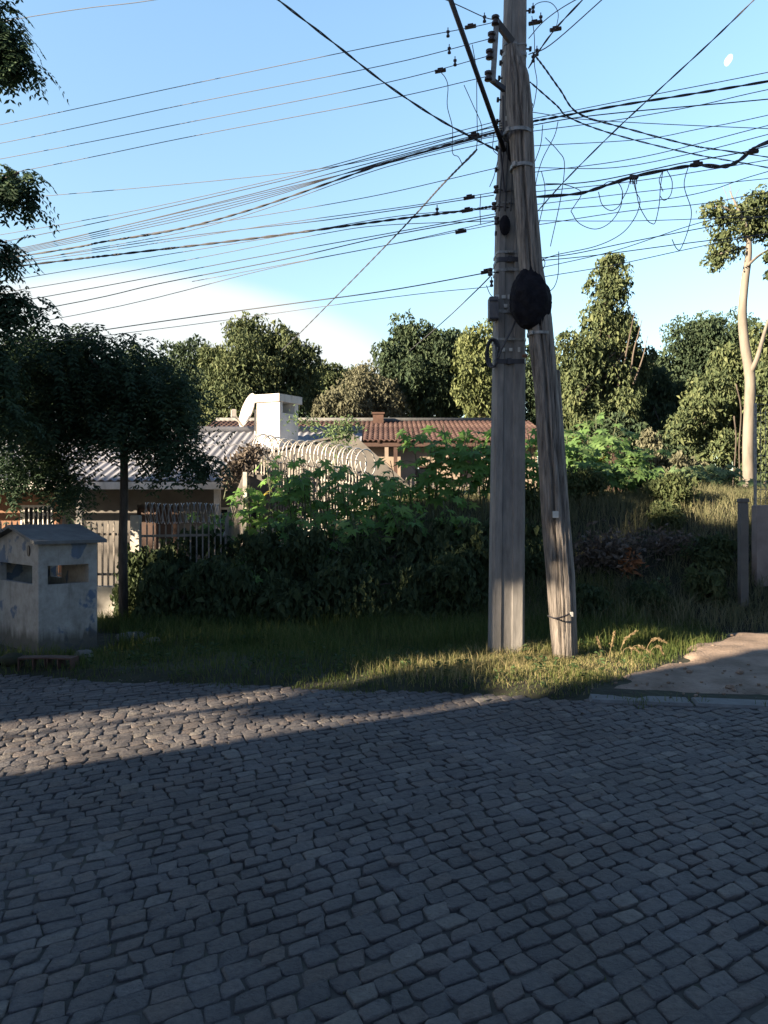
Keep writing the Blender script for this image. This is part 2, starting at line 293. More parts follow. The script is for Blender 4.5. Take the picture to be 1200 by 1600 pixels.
# ------------------------------------------------------------------ terrain
def vnoise(x, y, s, seed=0):
    x = np.asarray(x, float)*s+seed*17.3; y = np.asarray(y, float)*s-seed*9.1
    return (np.sin(x*1.3+1.7*np.sin(y*.9))+np.sin(y*1.7+1.3*np.sin(x*1.1))+.5*np.sin(2.9*x+2.3*y))/2.5
def edge_y(x): return 6.62-.165*np.asarray(x, float)
def drive_mask(x, y):                       # 1 inside the driveway
    e = y-edge_y(x); left = 1.72+.95*np.clip(e-.2, 0, 9)**.9
    top = 3.25+.18*(x-3.5)
    return sstep(x-left, -.12, .12)*sstep(top-e, -.15, .15)*sstep(e, -.05, .05)
def ground_z(x, y):
    x = np.asarray(x, float); y = np.asarray(y, float); e = y-edge_y(x)
    off = sstep(e, -.02, .25)
    z = -.03*(1-off)+off*(.05+.035*vnoise(x, y, 1.6))
    bank = sstep(e, 3.5, 8.2)*1.8*sstep(x, -3.6, .4)
    z = z+bank+sstep(e, 3, 6)*.06*vnoise(x, y, 1.1, 3)
    left = sstep(-x, 4.0, 6.0)*sstep(e, 4, 8)*-.25
    d = drive_mask(x, y)
    return np.where(d > 0, z*(1-d)+d*np.clip(.015+.03*e+.012*vnoise(x, y, 3, 5), .0, 1), z)+left
xs = np.concatenate([[-400, -200, -90, -50, -32, -24, -18, -14], np.arange(-11, 13, .14), [14, 18, 24, 32, 50, 90, 200, 400]])
ys = np.concatenate([[-300, -120, -50, -25, -12, -6, -2, 2, 4.5], np.arange(5.2, 18, .14), [19, 21, 24, 28, 34, 45, 60, 90, 150, 300, 600]])
X, Y = np.meshgrid(xs, ys, indexing='ij'); G = np.stack([X, Y, ground_z(X, Y)], -1)
G[..., 2] = np.where(np.asarray(Y) < edge_y(X)-.05, -.045, G[..., 2])
g = MB(); g.grid(G); gr = g.build('ground', M['soil'], smooth=True); tag(gr, kind='structure')

# ------------------------------------------------------------------ cobbled road
def cobbles():
    a = R(31); ca, sa = math.cos(a), math.sin(a); rows = []
    rw = .088
    for iv in range(-150, 170):
        v0 = iv*rw; u = -16+random.random()*.2
        while u < 16:
            l = random.uniform(.085, .15); rows.append((u, v0, l)); u += l
    A = np.array(rows); n = len(A); cx = A[:, 0]+A[:, 2]/2; cy = A[:, 1]+rw/2
    wob = .02*np.sin(cx*1.1+cy*.6)+.012*np.sin(cx*3.1)
    cy = cy+wob
    X0 = cx*ca-cy*sa; Y0 = cx*sa+cy*ca+3
    keep = (X0 > -9.5) & (X0 < 8) & (Y0 > -1.2) & (Y0 < edge_y(X0)+.02+.05*np.sin(X0*3.1)+.03*np.sin(X0*8))
    A = A[keep]; cx = cx[keep]; cy = cy[keep]; n = len(A)
    hl = A[:, 2]/2; hw = np.full(n, rw/2)
    corners = np.array([(-1, -1), (1, -1), (1, 1), (-1, 1)], float)
    K = corners[None]*np.stack([hl, hw], 1)[:, None]
    K[:, :, 0] += K[:, :, 1]*RNG.uniform(-.05, .45, (n, 1))        # skewed stones
    K += RNG.normal(0, .006, K.shape)
    # eight outline points, corners cut
    O = []
    for i in range(4):
        p, nx, pv = K[:, i], K[:, (i+1) % 4], K[:, (i-1) % 4]
        c = RNG.uniform(.06, .17, (n, 1)); O.append(p*(1-c)+pv*c); c = RNG.uniform(.06, .17, (n, 1)); O.append(p*(1-c)+nx*c)
    O = np.stack(O, 1)
    gap = RNG.uniform(.92, .98, (n, 1, 1)); z0 = RNG.normal(0, .0017, n); tx = RNG.normal(0, .028, n); ty = RNG.normal(0, .028, n)
    rings = []
    for sc, z in ((1.0, -.03), (1.0, -.003), (.97, .001), (.88, .0025)):
        q = O*gap*sc; zz = z+z0[:, None]+(q[:, :, 0]*tx[:, None]+q[:, :, 1]*ty[:, None])*(1 if z > -.01 else 0)
        if z > 0: zz = zz+RNG.normal(0, .0016, zz.shape)
        rings.append(np.concatenate([q, zz[:, :, None]], 2))
    cen = np.stack([np.zeros(n), np.zeros(n), z0+.003], 1)[:, None]
    V = np.concatenate(rings+[cen], 1)                        # n, 33, 3
    Xl = V[:, :, 0]+cx[:, None]; Yl = V[:, :, 1]+cy[:, None]
    Wv = np.stack([Xl*ca-Yl*sa, Xl*sa+Yl*ca+3, V[:, :, 2]], 2)
    Wv[:, :, 2] += .012*vnoise(Wv[:, :, 0], Wv[:, :, 1], 1.0, 2)+.0
    q = []
    for k in range(3):
        for j in range(8): q.append((k*8+j, k*8+(j+1) % 8, k*8+8+(j+1) % 8, k*8+8+j))
    for j in range(0, 8, 2): q.append((24+j, 24+j+1, 24+(j+2) % 8, 32))
    q = np.array(q); idx = (q[None]+(np.arange(n)*33)[:, None, None]).reshape(-1, 4)
    o = mk('cobbled_road', Wv.reshape(-1, 3), None, M['stone'], fidx=idx, smooth=True); tag(o, kind='structure'); return n
print('stones', cobbles())
g = MB(); X, Y = np.meshgrid(np.arange(-60, 40.1, 1.0), [-30, -3, -1.5, 0, 1, 2, 3, 4, 5, 6, 7], indexing='ij')
E = edge_y(X); Yc = np.minimum(Y, E); Yc[:, -1] = np.minimum(E[:, -1], 25)
g.grid(np.stack([X, Yc, np.full_like(X, -.0085)+.012*vnoise(X, Yc, 1.0, 2)], -1)); tag(g.build('road', M['bed'], smooth=True), kind='structure')

# driveway and kerb strip
g = MB(); es = np.linspace(.16, 3.9, 46); ts = np.linspace(0, 1, 60); G = []
for e in es:
    row = []
    l = 1.72+.95*max(0, e-.2)**.9+.10*math.sin(e*5)+.05*math.sin(e*13)-.1
    for q in ts:
        x = l+(9.5-l)*q**1.3; ee = min(e, 3.25+.18*(x-3.5)+.1*math.sin(x*4)); y = float(edge_y(x))+ee
        z = .030+.03*ee+.012*float(vnoise(x, y, 3, 5))+.006*float(vnoise(x, y, 7, 6))+.003*float(vnoise(x, y, 19, 2))-.16*(1-float(sstep(q, 0, .07)))-.06*(1-float(sstep(e, .16, .4)))-.16*float(sstep(e, 3.0, 3.7))
        # a broken slab edge runs along the driveway
        z += .02*float(sstep(ee-.25*math.sin(x*1.3), 1.7, 1.78))
        row.append((x, y, z))
    G.append(row)
G = np.array(G); g.grid(G); dv = g.build('driveway', M['drive'], smooth=True); tag(dv, kind='structure')
g = MB(); x0 = 1.75
while x0 < 9:
    l = random.uniform(.8, 1.0); xm = x0+l/2; g.box((xm, float(edge_y(xm))+.04, -.045+random.uniform(-.004, .004)), (l-.006, .24, .13), rz=math.atan(-.165)+random.uniform(-.01, .01), bev=.02); x0 += l
tag(g.build('kerb', M['kerb']), kind='structure')

# ------------------------------------------------------------------ leaf and grass generators
def unit(v): return v/(np.linalg.norm(v, axis=-1, keepdims=True)+1e-9)
def leaf_quads(c, ax, nrm, ln, wd, fold=.18):
    ax = unit(ax); side = unit(np.cross(ax, nrm)); up = np.cross(side, ax); ln = ln[:, None]; wd = wd[:, None]
    a = c-ax*ln*.5; t_ = c+ax*ln*.5-up*ln*.12; m1 = c+side*wd*.5+up*wd*fold-ax*ln*.05; m2 = c-side*wd*.5+up*wd*fold-ax*ln*.05
    return np.stack([a, m1, t_, m2], 1).reshape(-1, 3)
def crown_leaves(lobes, leaf=.16, dens=1.0, clump=.35, droop=.5, rough=.18, maxn=90000):
    """lobes: (cx,cy,cz,rx,ry,rz) in metres. Each lobe carries rounded leaf masses of radius about clump*1.5, with gaps between."""
    out = []
    for (cx, cy, cz, rx, ry, rz) in lobes:
        area = 4*math.pi*(((rx*ry)**1.6+(rx*rz)**1.6+(ry*rz)**1.6)/3)**(1/1.6); cr = min(clump*1.5, .62*min(rx, ry, rz)+.05)
        nc = max(5, int(area/(cr*cr*1.9))); d = unit(RNG.normal(0, 1, (nc, 3)))
        rad = .88-np.abs(RNG.normal(0, rough, nc)); rad[RNG.random(nc) < .12] += .22; rad[RNG.random(nc) < .25] *= .75
        cc = np.array([cx, cy, cz])+d*np.array([rx, ry, rz])*rad[:, None]; sc = RNG.uniform(.55, 1.3, nc)*cr
        per = max(8, int(dens*4*math.pi*cr*cr/(leaf*leaf*.5)*.62)); n = nc*per
        base = np.repeat(cc, per, 0); ss = np.repeat(sc, per); e = unit(RNG.normal(0, 1, (n, 3))+np.repeat(d, per, 0)*.45); rr = RNG.uniform(.55, 1.12, n)**.7
        rr *= 1+.22*np.sin(e[:, 0]*6+base[:, 0]*3)*np.sin(e[:, 2]*5+base[:, 2]*2)
        c = base+e*(ss*rr)[:, None]*np.array([1, 1, .82])
        hang = (RNG.random(n) < .35)*RNG.random(n)**1.5*droop*cr*1.6*(e[:, 2] < .3); c[:, 2] -= hang
        ax = RNG.normal(0, .55, (n, 3))+np.array([0, 0, -droop*1.3])+e*.35
        nrm = unit(e*1.0+RNG.normal(0, .55, (n, 3))+np.array([0, 0, .25])); ln = leaf*np.clip(RNG.lognormal(0, .38, n), .4, 2.2); out.append(leaf_quads(c, ax, nrm, ln, ln*RNG.uniform(.38, .62, n)))
    V = np.concatenate(out)
    if len(V)//4 > maxn:
        k = RNG.choice(len(V)//4, maxn, replace=False); V = V.reshape(-1, 4, 3)[k].reshape(-1, 3)
    return V
def px_lobes(L_, Y, deep=.8):
    """(px,py,rx_px,ry_px[,dY]) to lobes in metres at distance Y"""
    o = []
    for l in L_:
        dy = l[4] if len(l) > 4 else 0; y = Y+dy; p = P(l[0], l[1], y); s = y/F; o.append((p[0], y, p[2], l[2]*s, deep*min(l[2], l[3]*1.3)*s, l[3]*s))
    return o
def limb(mb, a, b, r0, r1, wob=.08, n=7):
    a = np.array(a, float); b = np.array(b, float); L0 = np.linalg.norm(b-a); pts = []
    ph = random.random()*6
    for k in range(n):
        t_ = k/(n-1); q = a*(1-t_)+b*t_; q = q+np.array([math.sin(ph+t_*4), math.cos(ph*1.3+t_*3), 0])*wob*L0*.3*math.sin(t_*math.pi); q[2] += .08*L0*math.sin(t_*math.pi)
        pts.append(q)
    mb.tube(pts, list(np.linspace(r0, r1, n)), 7)
def tree(name, label, lobes, base, mat, leaf=.16, dens=1.0, clump=.35, droop=.5, tr=.18, group=None, bark='bark', rough=.18, fork=None, cat='tree', maxn=90000):
    t_ = thing(name, label, cat, base, group)
    mb = MB(); ztop = max(l[2] for l in lobes); mainl = max(lobes, key=lambda l: l[2]); base = np.array(base, float)
    top = np.array([mainl[0], mainl[1], mainl[2]+mainl[5]*.3]); f = fork or .35
    hub = base*(1-f)+top*f
    n = 10; pts = [base*(1-k/9)+top*(k/9)+np.array([.05*math.sin(k*1.3), .05*math.cos(k), 0])*tr*4*(0 if k == 0 else 1) for k in range(n)]
    pts[0] = base-np.array([0, 0, .3])
    mb.tube(pts, [tr*(1.35-.02*k) if k == 0 else tr*(1-.085*k) for k in range(n)], 9)
    mb.build('trunk', M[bark], t_, smooth=True)
    lb = MB()
    for l in lobes:
        if l is mainl: continue
        s0 = base*(1-.5*random.uniform(.5, 1.2))+top*(.5*random.uniform(.5, 1.2)); limb(lb, pts[random.randint(3, 6)], (l[0], l[1], l[2]), tr*.45, tr*.1)
    for k in range(7):
        l = random.choice(lobes); d = unit(RNG.normal(0, 1, 3)); q = np.array(l[:3])+d*np.array(l[3:])*.85; limb(lb, pts[random.randint(4, 8)], q, tr*.25, tr*.04)
    lb.build('limb', M[bark], t_, smooth=True)
    V = crown_leaves(lobes, leaf, dens, clump, droop, rough, maxn); mk('crown', V, 4, M[mat], t_)
    return t_
def gz(x, y): return float(ground_z(x, y))
def blades(xy, h, wd, lean=.35, mat=None, name='grass', curl=.5, z=None):
    n = len(xy); z = ground_z(xy[:, 0], xy[:, 1])-.02 if z is None else z; b = np.stack([xy[:, 0], xy[:, 1], z], 1)
    th = RNG.uniform(0, 2*math.pi, n); ph = RNG.uniform(0, 2*math.pi, n); s = np.stack([np.cos(th), np.sin(th), np.zeros(n)], 1)*wd[:, None]*.5
    ld = np.stack([np.cos(ph), np.sin(ph), np.zeros(n)], 1)*(h*np.abs(RNG.normal(0, lean, n)))[:, None]
    m_ = b+ld*.4+np.array([0, 0, 1])*(h*.6)[:, None]; tp = b+ld*(1+curl*.5)+np.array([0, 0, 1])*(h*RNG.uniform(.75, 1, n))[:, None]
    V = np.stack([b-s, b+s, m_+s*.75, m_-s*.75, tp], 1)
    q = np.array([(0, 1, 2, 3)]); tr_ = np.array([(3, 2, 4)]); off = (np.arange(n)*5)
    idx = np.concatenate([np.concatenate([q[0]+o, tr_[0]+o]) for o in off]) if n < 1 else None
    Q = (off[:, None]+q[0][None]); T = (off[:, None]+tr_[0][None])
    return V.reshape(-1, 3), Q, T
def build_blades(name, parts, mat):
    Vs, idx, cnt, n = [], [], [], 0
    for V, Q, T in parts:
        Vs.append(V); k = len(Q); inter = np.concatenate([Q, T], 1)+n; idx.append(inter.ravel()); cnt.append(np.tile([4, 3], k)); n += len(V)
    V = np.concatenate(Vs); idx = np.concatenate(idx).astype(np.int32); cnt = np.concatenate(cnt).astype(np.int32)
    me = bpy.data.meshes.new(name); me.vertices.add(len(V)); me.vertices.foreach_set('co', V.astype(np.float32).ravel())
    me.loops.add(len(idx)); me.loops.foreach_set('vertex_index', idx); me.polygons.add(len(cnt))
    me.polygons.foreach_set('loop_start', np.concatenate([[0], np.cumsum(cnt)[:-1]]).astype(np.int32)); me.polygons.foreach_set('loop_total', cnt)
    me.update(calc_edges=True); me.materials.append(mat); o = bpy.data.objects.new(name, me); C.objects.link(o); return o
def scatter(n, x0, x1, y0, y1, fn):
    xy = np.stack([RNG.uniform(x0, x1, n), RNG.uniform(y0, y1, n)], 1); p = fn(xy[:, 0], xy[:, 1]); return xy[RNG.random(n) < p]

# ------------------------------------------------------------------ poles
PX, PY = float(P(793, 0, 8.0)[0]), 8.0
cp = thing('utility_pole', 'tall upright grey concrete utility pole hung with brackets, straps and cables', 'utility pole', (P(794, 1035, 8.0)[0], 8.0, .05))
prof = [(-.5, -.36), (-.42, -.5), (-.22, -.5), (-.19, -.43), (.10, -.43), (.13, -.5), (.42, -.5), (.5, -.36), (.5, .36), (.42, .5), (-.42, .5), (-.5, .36)]
zs = np.linspace(-.4, 9.2, 60); rings = []
def cpole(z):                               # centre x and width at height z
    py = HOR-(z-EYE)*F/8.0
    l = np.interp(py, [-400, 0, 300, 500, 780, 1035], [797, 791.5, 779.5, 775, 770.5, 767]); r = np.interp(py, [-400, 0, 300, 500, 780, 1035], [823, 825, 822, 822.5, 821.5, 820])
    return ((l+r)/2-600)/F*8.0, (r-l)/F*8.0
for z in zs:
    c, wd = cpole(z); rings.append([(c+a*wd, 8.0+.14+b_*wd*.8, z) for a, b_ in prof])
g = MB(); G = np.array(rings); G = np.concatenate([G, G[:, :1]], 1)[:, ::-1]; g.grid(G); g.add(G[-1, :-1], [tuple(range(len(prof)-1, -1, -1))])
g.build('shaft', M['concrete'], cp)
def pz(py, Y=8.0): return EYE+(HOR-py)/F*Y
def strap(py, par, hgt=.03, mat='strap', over=.006, x0=None, x1=None, Yf=7.86, name='strap'):
    z = pz(py, 7.95); c, wd = cpole(z); 
    if x0 is not None: a_, b2 = (x0-600)/F*8, (x1-600)/F*8; c, wd = (a_+b2)/2, b2-a_
    g = MB(); hw = wd/2+over; d = wd*.4+over; cy = 8.14
    out = [(-hw, -d*.74), (-hw*.86, -d), (hw*.86, -d), (hw, -d*.74), (hw, d), (-hw, d)]
    inn = [(x*.96, y*.96) for x, y in out]; n = 6; vv = []
    for zz in (z-hgt/2, z+hgt/2):
        vv += [(c+x, cy+y, zz) for x, y in out]; vv += [(c+x, cy+y, zz) for x, y in inn]
    fs = []
    for i in range(n):
        j = (i+1) % n; fs += [(i, j, 12+j, 12+i), (6+j, 6+i, 18+i, 18+j), (12+i, 12+j, 18+j, 18+i), (j, i, 6+i, 6+j)]
    g.add(vv, fs); g.box((c-hw*.1, cy-d-.012, z), (.045, .02, hgt*1.4), bev=.004)
    return g.build(name, M[mat], par)
for py, h in ((390, .028), (402, .05), (418, .03), (484, .035), (528, .028), (563, .05), (292, .02), (312, .02), (75, .04), (60, .02)): strap(py, cp, h, 'strap' if h < .045 else 'steel')
g = MB()
for py, xs_ in ((462, (778, 788, 796)), (476, (778, 791, 799)), (545, (777, 787, 799, 812)), (341, (789, 794)), (180, (794,)), (200, (793,))):
    for x in xs_:
        z = pz(py, 7.95); c, wd = cpole(z); g = MB(); g.box(((x-600)/F*7.95, 8.14-wd*.4-.018, z), (random.uniform(.02, .045), .006, random.uniform(.03, .055)), rz=random.uniform(-.05, .05), bev=.002); g.build('cable_tag', M['paper'], cp)
# climbing bolts either side
for k, (px, py) in enumerate([(829, 12), (830, 72), (829, 148), (829, 223), (829, 244), (784, 77), (783, 94), (781, 118), (779, 152), (778, 186), (777, 228), (776, 262), (776, 345), (776, 362), (828, 168)]):
    p = P(px, py, 8.05); c, wd = cpole(p[2]); sgn = 1 if px > 800 else -1; g = MB()
    g.tube([(c+sgn*wd*.45, 8.1, p[2]), (p[0], 8.1, p[2])], .009, 6); g.tube([(p[0]-.012*sgn, 8.1, p[2]), (p[0]+.012*sgn, 8.1, p[2])], .026, 6)
    g.build('bolt', M['steel'], cp)
# low-voltage rack on the left: two arms, an upright and four insulators
def bar(mb, a, b, wd, dp):
    a = np.array(a, float); b = np.array(b, float); d = unit(b-a); s1 = unit(np.cross(d, np.array([0, 1, 0.]))); s2 = np.cross(d, s1); vv = []
    for q in (a, b):
        for u_, v_ in ((-1, -1), (1, -1), (1, 1), (-1, 1)): vv.append(q+s1*u_*wd/2+s2*v_*dp/2)
    mb.add(vv, [(3, 2, 1, 0), (4, 5, 6, 7), (0, 1, 5, 4), (1, 2, 6, 5), (2, 3, 7, 6), (3, 0, 4, 7)])
g = MB(); bar(g, P(775, 33, 7.8), P(800, 66, 7.97), .062, .05); g.build('bracket_arm', M['steel'], cp)
g = MB(); bar(g, P(765, 122, 7.8), P(788, 140, 8.0), .05, .04); g.build('bracket_arm', M['steel'], cp)
g = MB(); bar(g, P(776, 30, 7.8), P(770, 128, 7.8), .055, .035); g.build('rack_upright', M['strap'], cp)
def insulator(mb, c, r=.035, h=.09, ax=(0, 0, 1)):
    c = np.array(c, float); ax = unit(np.array(ax, float)); pr = [(-.5, .45), (-.42, 1), (-.2, .95), (-.1, .55), (.1, .55), (.2, .95), (.42, 1), (.5, .45)]
    mb.tube([c+ax*h*a for a, _ in pr], [r*b for _, b in pr], 10)
for px, py in ((774, 32), (768, 58), (765, 85), (763, 119)):
    g = MB(); insulator(g, P(px, py, 7.78), .042, .10); g.tube([P(px, py-6, 7.78), P(px+6, py-6, 7.8)], .008, 5); g.build('insulator', M['porcelain'], cp)
for px, py in ((775, 296), (772, 322), (776, 345), (766, 425), (830, 195), (829, 168), (833, 308)):
    g = MB(); p = P(px, py, 8.0); insulator(g, p, .028, .085); c, wd = cpole(p[2]); g.tube([p, (c, 8.05, p[2])], .007, 5); g.build('insulator', M['porcelain'], cp)
# dark wad of tape and cables under the rack
for c_, r_ in ((P(811, 196, 7.88), (.115, .07, .12)), (P(805, 232, 7.90), (.10, .06, .17)), (P(789, 352, 7.98), (.06, .04, .11))): g = MB(); g.ball(c_, r_, 12, 8); g.build('tape_wrap', M['nest'], cp, smooth=True)
g = MB()
for k in range(4):
    x = 786+k*9; g = MB(); g.tube(spline([P(x, 150, 7.93), P(x+random.uniform(-3, 3), 190, 7.86), P(x+random.uniform(-4, 4), 230, 7.86), P(x-4, 290, 7.93), P(x-6, 330, 7.96)]), .008, 5); g.build('cable_run', M['cable'], cp, smooth=True)
g = MB()
g.tube(spline([P(806, 500, 7.86), P(798, 518, 7.84), P(784, 545, 7.85), P(778, 560, 7.88)]), .012, 6)
g.build('cable_run', M['cable'], cp, smooth=True)
g = MB(); g.box(P(770.5, 483, 8.0), (.10, .12, .245), bev=.012); mb_ = g.build('junction_box', M['box'], cp)
for y_ in (469, 497): g = MB(); g.box(P(771, y_, 7.932), (.085, .008, .012)); g.build('box_rib', M['steel'], mb_)
g = MB()
for k in range(4): 
    c0 = P(768+k*1.2, 552, 7.95+.02*k); g.tube([c0+np.array([.06*math.cos(a), .03*math.sin(a*2+k), .15*math.sin(a)]) for a in np.linspace(0, 2*math.pi, 20)[:-1]], .010, 5, closed=True)
g.build('cable_coil', M['cable'], cp, smooth=True)
g = MB(); g.box(P(820, 556, 7.95), (.05, .03, .035), rz=.2, bev=.006); g.build('orange_clip', M['orange'], cp)

# leaning wooden pole, split and cracked
wp = thing('wooden_pole', 'weathered cracked wooden pole leaning against the concrete pole', 'wooden pole', (P(880, 1035, 7.9)[0], 7.85, .05))
def woodrings(ctrl, zn, nth=64, seed=0, Yc=None):
    G = []
    for z in zn:
        py = HOR-(z-EYE)*F/7.9
        l = np.interp(py, ctrl[0], ctrl[1]); r = np.interp(py, ctrl[0], ctrl[2]); c = ((l+r)/2-600)/F*7.9; rad = (r-l)/2/F*7.9
        yc = Yc(z); row = []
        for j in range(nth):
            th = 2*math.pi*j/nth; cr = 0
            for (a0, dep, wdt, zz0, zz1) in CR:
                aa = a0+.10*math.sin(z*1.3+a0*5)+.04*math.sin(z*5+a0); d = abs((th-aa+math.pi) % (2*math.pi)-math.pi)
                fade = float(sstep(z, zz0, zz0+.3)*(1-sstep(z, zz1-.3, zz1))); cr += dep*max(0, 1-d/wdt)*fade
            nn = mnoise.noise(Vector((math.cos(th)*2.2+seed, math.sin(th)*2.2, z*.8)))*.07+mnoise.noise(Vector((math.cos(th)*7+seed, math.sin(th)*7, z*1.5)))*.045
            rr = rad*(1+nn-cr); row.append((c+rr*math.cos(th), yc+rr*math.sin(th)*.95, z))
        row.append(row[0]); G.append(row)
    return np.array(G)[:, ::-1]
CR = [(4.45, .5, .13, -.5, 5.2), (4.95, .3, .10, 1.2, 4.5), (4.15, .25, .09, -.5, 2.6), (5.35, .45, .12, -.5, 3.2), (4.75, .2, .08, -.5, 1.5), (3.8, .2, .08, .8, 4), (4.6, .5, .14, 4.6, 7.2), (4.1, .25, .08, 5, 7), (5.2, .25, .09, 4.0, 6.6)]
ctrl = ([76, 132, 180, 300, 420, 500, 620, 800, 900, 1035], [788, 787, 787, 799, 806, 818, 832, 843, 851, 861], [799, 821, 827, 832, 842, 857, 868, 885, 892, 896])
yc = lambda z: 7.83+.0*z-.035*0+.02*max(0, z-4)
zn = np.concatenate([np.linspace(-.35, 6.45, 150)])
G = woodrings(ctrl, zn, Yc=lambda z: 7.80-.012*(z))
g = MB(); g.grid(G); tp = G[-1, :-1].copy(); 
capc = tp.mean(0)+np.array([0, 0, .03]); vv = np.vstack([tp, capc]); g.add(vv, [(i, (i+1) % len(tp), len(tp)) for i in range(len(tp))])
g.build('shaft', M['wood'], wp, smooth=True)
# darker split stave down the right of the butt
CR = [(4.6, .3, .12, -.5, 3)]
ctrl2 = ([560, 790, 900, 1035], [862, 877, 884, 883], [872, 888, 898, 903])
G = woodrings(ctrl2, np.linspace(-.3, 3.1, 50), 20, 5, Yc=lambda z: 7.90-.012*z); g = MB(); g.grid(G); g.add(G[-1, :-1], [tuple(range(20))]); g.build('stave', M['wood'], wp, smooth=True)
def wstrap(py, x0, x1, h, mat='strap', nm='strap'):
    z = pz(py, 7.75); a0 = (x0-600)/F*7.75; a1 = (x1-600)/F*7.75; c = (a0+a1)/2; r = (a1-a0)/2+.012; g = MB(); n = 28; yc_ = 7.80-.012*z; vv = []
    for k in range(n):
        th = 2*math.pi*k/n
        for rr, zz in ((r+.004, z-h/2), (r+.004, z+h/2), (r-.012, z+h/2), (r-.012, z-h/2)): vv.append((c+rr*math.cos(th), yc_+rr*math.sin(th), zz))
    fs = [(k*4+j, ((k+1) % n)*4+j, ((k+1) % n)*4+(j+1) % 4, k*4+(j+1) % 4) for k in range(n) for j in range(4)]
    g.add(vv, fs); g.box((c-r*.8, yc_-r*.7-.01, z), (.04, .03, h*1.5), rz=-.8, bev=.005); return g.build(nm, M[mat], wp)
wstrap(264, 799, 832, .035); wstrap(523, 826, 861, .03); wstrap(212, 788, 829, .035)
g = MB(); g.box(P(868, 804, 7.62), (.06, .012, .07), bev=.004); g.build('tag', M['paper'], wp)
g = MB(); g.tube(spline([P(856, 962, 7.68), P(868, 966, 7.60), P(884, 962, 7.62), P(893, 957, 7.7)]), .009, 5); g.build('wire_tie', M['steel'], wp)
g = MB(); g.box(P(893, 960, 7.66), (.03, .02, .05), bev=.004); g.build('clip', M['paper'], wp)
# nest
g = MB(); nu, nv = 72, 56; Gn = []
c0 = P(830, 470, 7.72)
for i in range(nv+1):
    t_ = i/nv; ph = math.pi*t_; pr = math.sin(ph)**.8*(1.0 if t_ > .5 else .5+.5*math.sin(math.pi*t_)**2); z = .37*math.cos(ph) if t_ < .5 else .30*math.cos(ph)
    row = []
    for j in range(nu):
        th = 2*math.pi*j/nu; d = Vector((math.cos(th)*1.5, math.sin(th)*1.5, z*5)); s = 1+.14*mnoise.noise(d*1.3)+.05*mnoise.noise(d*3.5)+.03*mnoise.noise(d*9)
        row.append(c0+np.array([.213*pr*s*math.cos(th)-.04*(z > 0)*z*2, .17*pr*s*math.sin(th), z]))
    row.append(row[0]); Gn.append(row)
g.grid(np.array(Gn)); tag(g.build('insect_nest', M['nest'], loc=c0, smooth=True), 'large blackish teardrop insect nest clinging high on the wooden pole', 'insect nest')
# lamp arm
la = thing('lamp_arm', 'long straight steel lamp arm rising from the pole out of frame', 'lamp arm', P(788, 232, 7.88))
g = MB(); A0, A1 = P(788, 236, 7.86), P(690, -40, 6.7); g.tube([A0, A0*.5+A1*.5, A1], .024, 10); g.build('tube', M['steel'], la, smooth=True)
g = MB(); g.box(P(787, 210, 7.88), (.08, .06, .06), bev=.01); g.tube([P(782, 205, 7.86), P(782, 240, 7.88), P(788, 300, 7.92)], .014, 6); g.build('clamp', M['steel'], la)
g = MB(); hp = A1; g.tube([hp, hp+np.array([-.08, -.15, .12]), hp+np.array([-.16, -.34, .16]), hp+np.array([-.2, -.5, .16])], [.03, .07, .09, .04], 10); g.build('lamp_head', M['box'], la, smooth=True)

# ------------------------------------------------------------------ wires
def Yl(px, dy=0.0):
    u_ = (px-600)/F; k = (1.36-8*u_)/(.96+.28*u_); return 8+.28*k+dy
def wire(pts, r=.006, label='', group=None, mat='cable', name='overhead_wire', dy=0.0, per=6, twist=False, cat='wire'):
    """pts: (px, py) on the street line or (px, py, Y)"""
    r = r*(.62 if twist else .72 if r > .0056 else .8)
    q = [P(p[0], p[1], p[2] if len(p) > 2 else Yl(p[0], dy)) for p in pts]
    c = spline(q, per); g = MB()
    if twist:
        n = max(40, int(np.sum(np.linalg.norm(np.diff(c, axis=0), axis=1))/.045)); s = np.linspace(0, len(c)-1, n); i = np.minimum(s.astype(int), len(c)-2); f = (s-i)[:, None]; cc = c[i]*(1-f)+c[i+1]*f
        for ph in (0, math.pi):
            k = np.arange(n)*.55+ph; g.tube(cc+np.stack([np.zeros(n), np.cos(k), np.sin(k)], 1)*r*.95, r, 4)
    else: g.tube(c, r, 5)
    o = g.build(name, M[mat], loc=q[0], smooth=True); tag(o, label, cat, group); return o
GL = 'wires running left from the poles'; GR = 'wires running right from the poles'
wire([(-400, 275), (0, 195), (300, 131), (600, 69), (735, 43), (775, 34)], .006, 'topmost long thin wire left of the poles, reaching the top insulator', GL, 'alu')
wire([(-400, 300), (20, 220), (300, 161), (600, 102), (768, 60)], .006, 'second long thin wire down in the parallel set left of poles', GL, 'alu')
wire([(-400, 322), (40, 241), (300, 190), (600, 130), (765, 87)], .006, 'third long thin wire down in the parallel set left of poles', GL, 'alu')
wire([(-400, 350), (60, 262), (300, 213), (600, 156), (763, 119)], .006, 'lowest of the four parallel thin wires left of the poles', GL, 'alu')
wire([(-400, 105), (60, 24), (240, 0), (520, -50), (900, -120)], .007, 'single pale wire across the top left corner of the sky', GL, 'alu', dy=.5)
wire([(-400, 342), (85, 305), (435, 272), (600, 245), (735, 207), (785, 192)], .006, 'nearly level faint wire over the left bundle of wires', GL, 'alu')
wire([(-400, 452), (45, 370), (400, 292), (600, 241), (740, 206), (785, 196)], .007, 'upper edge wire of the fanned bundle left of the poles', GL)
wire([(-400, 470), (45, 385), (350, 314), (600, 249), (740, 212), (785, 200)], .007, 'second wire from the top of the fanned left bundle', GL)
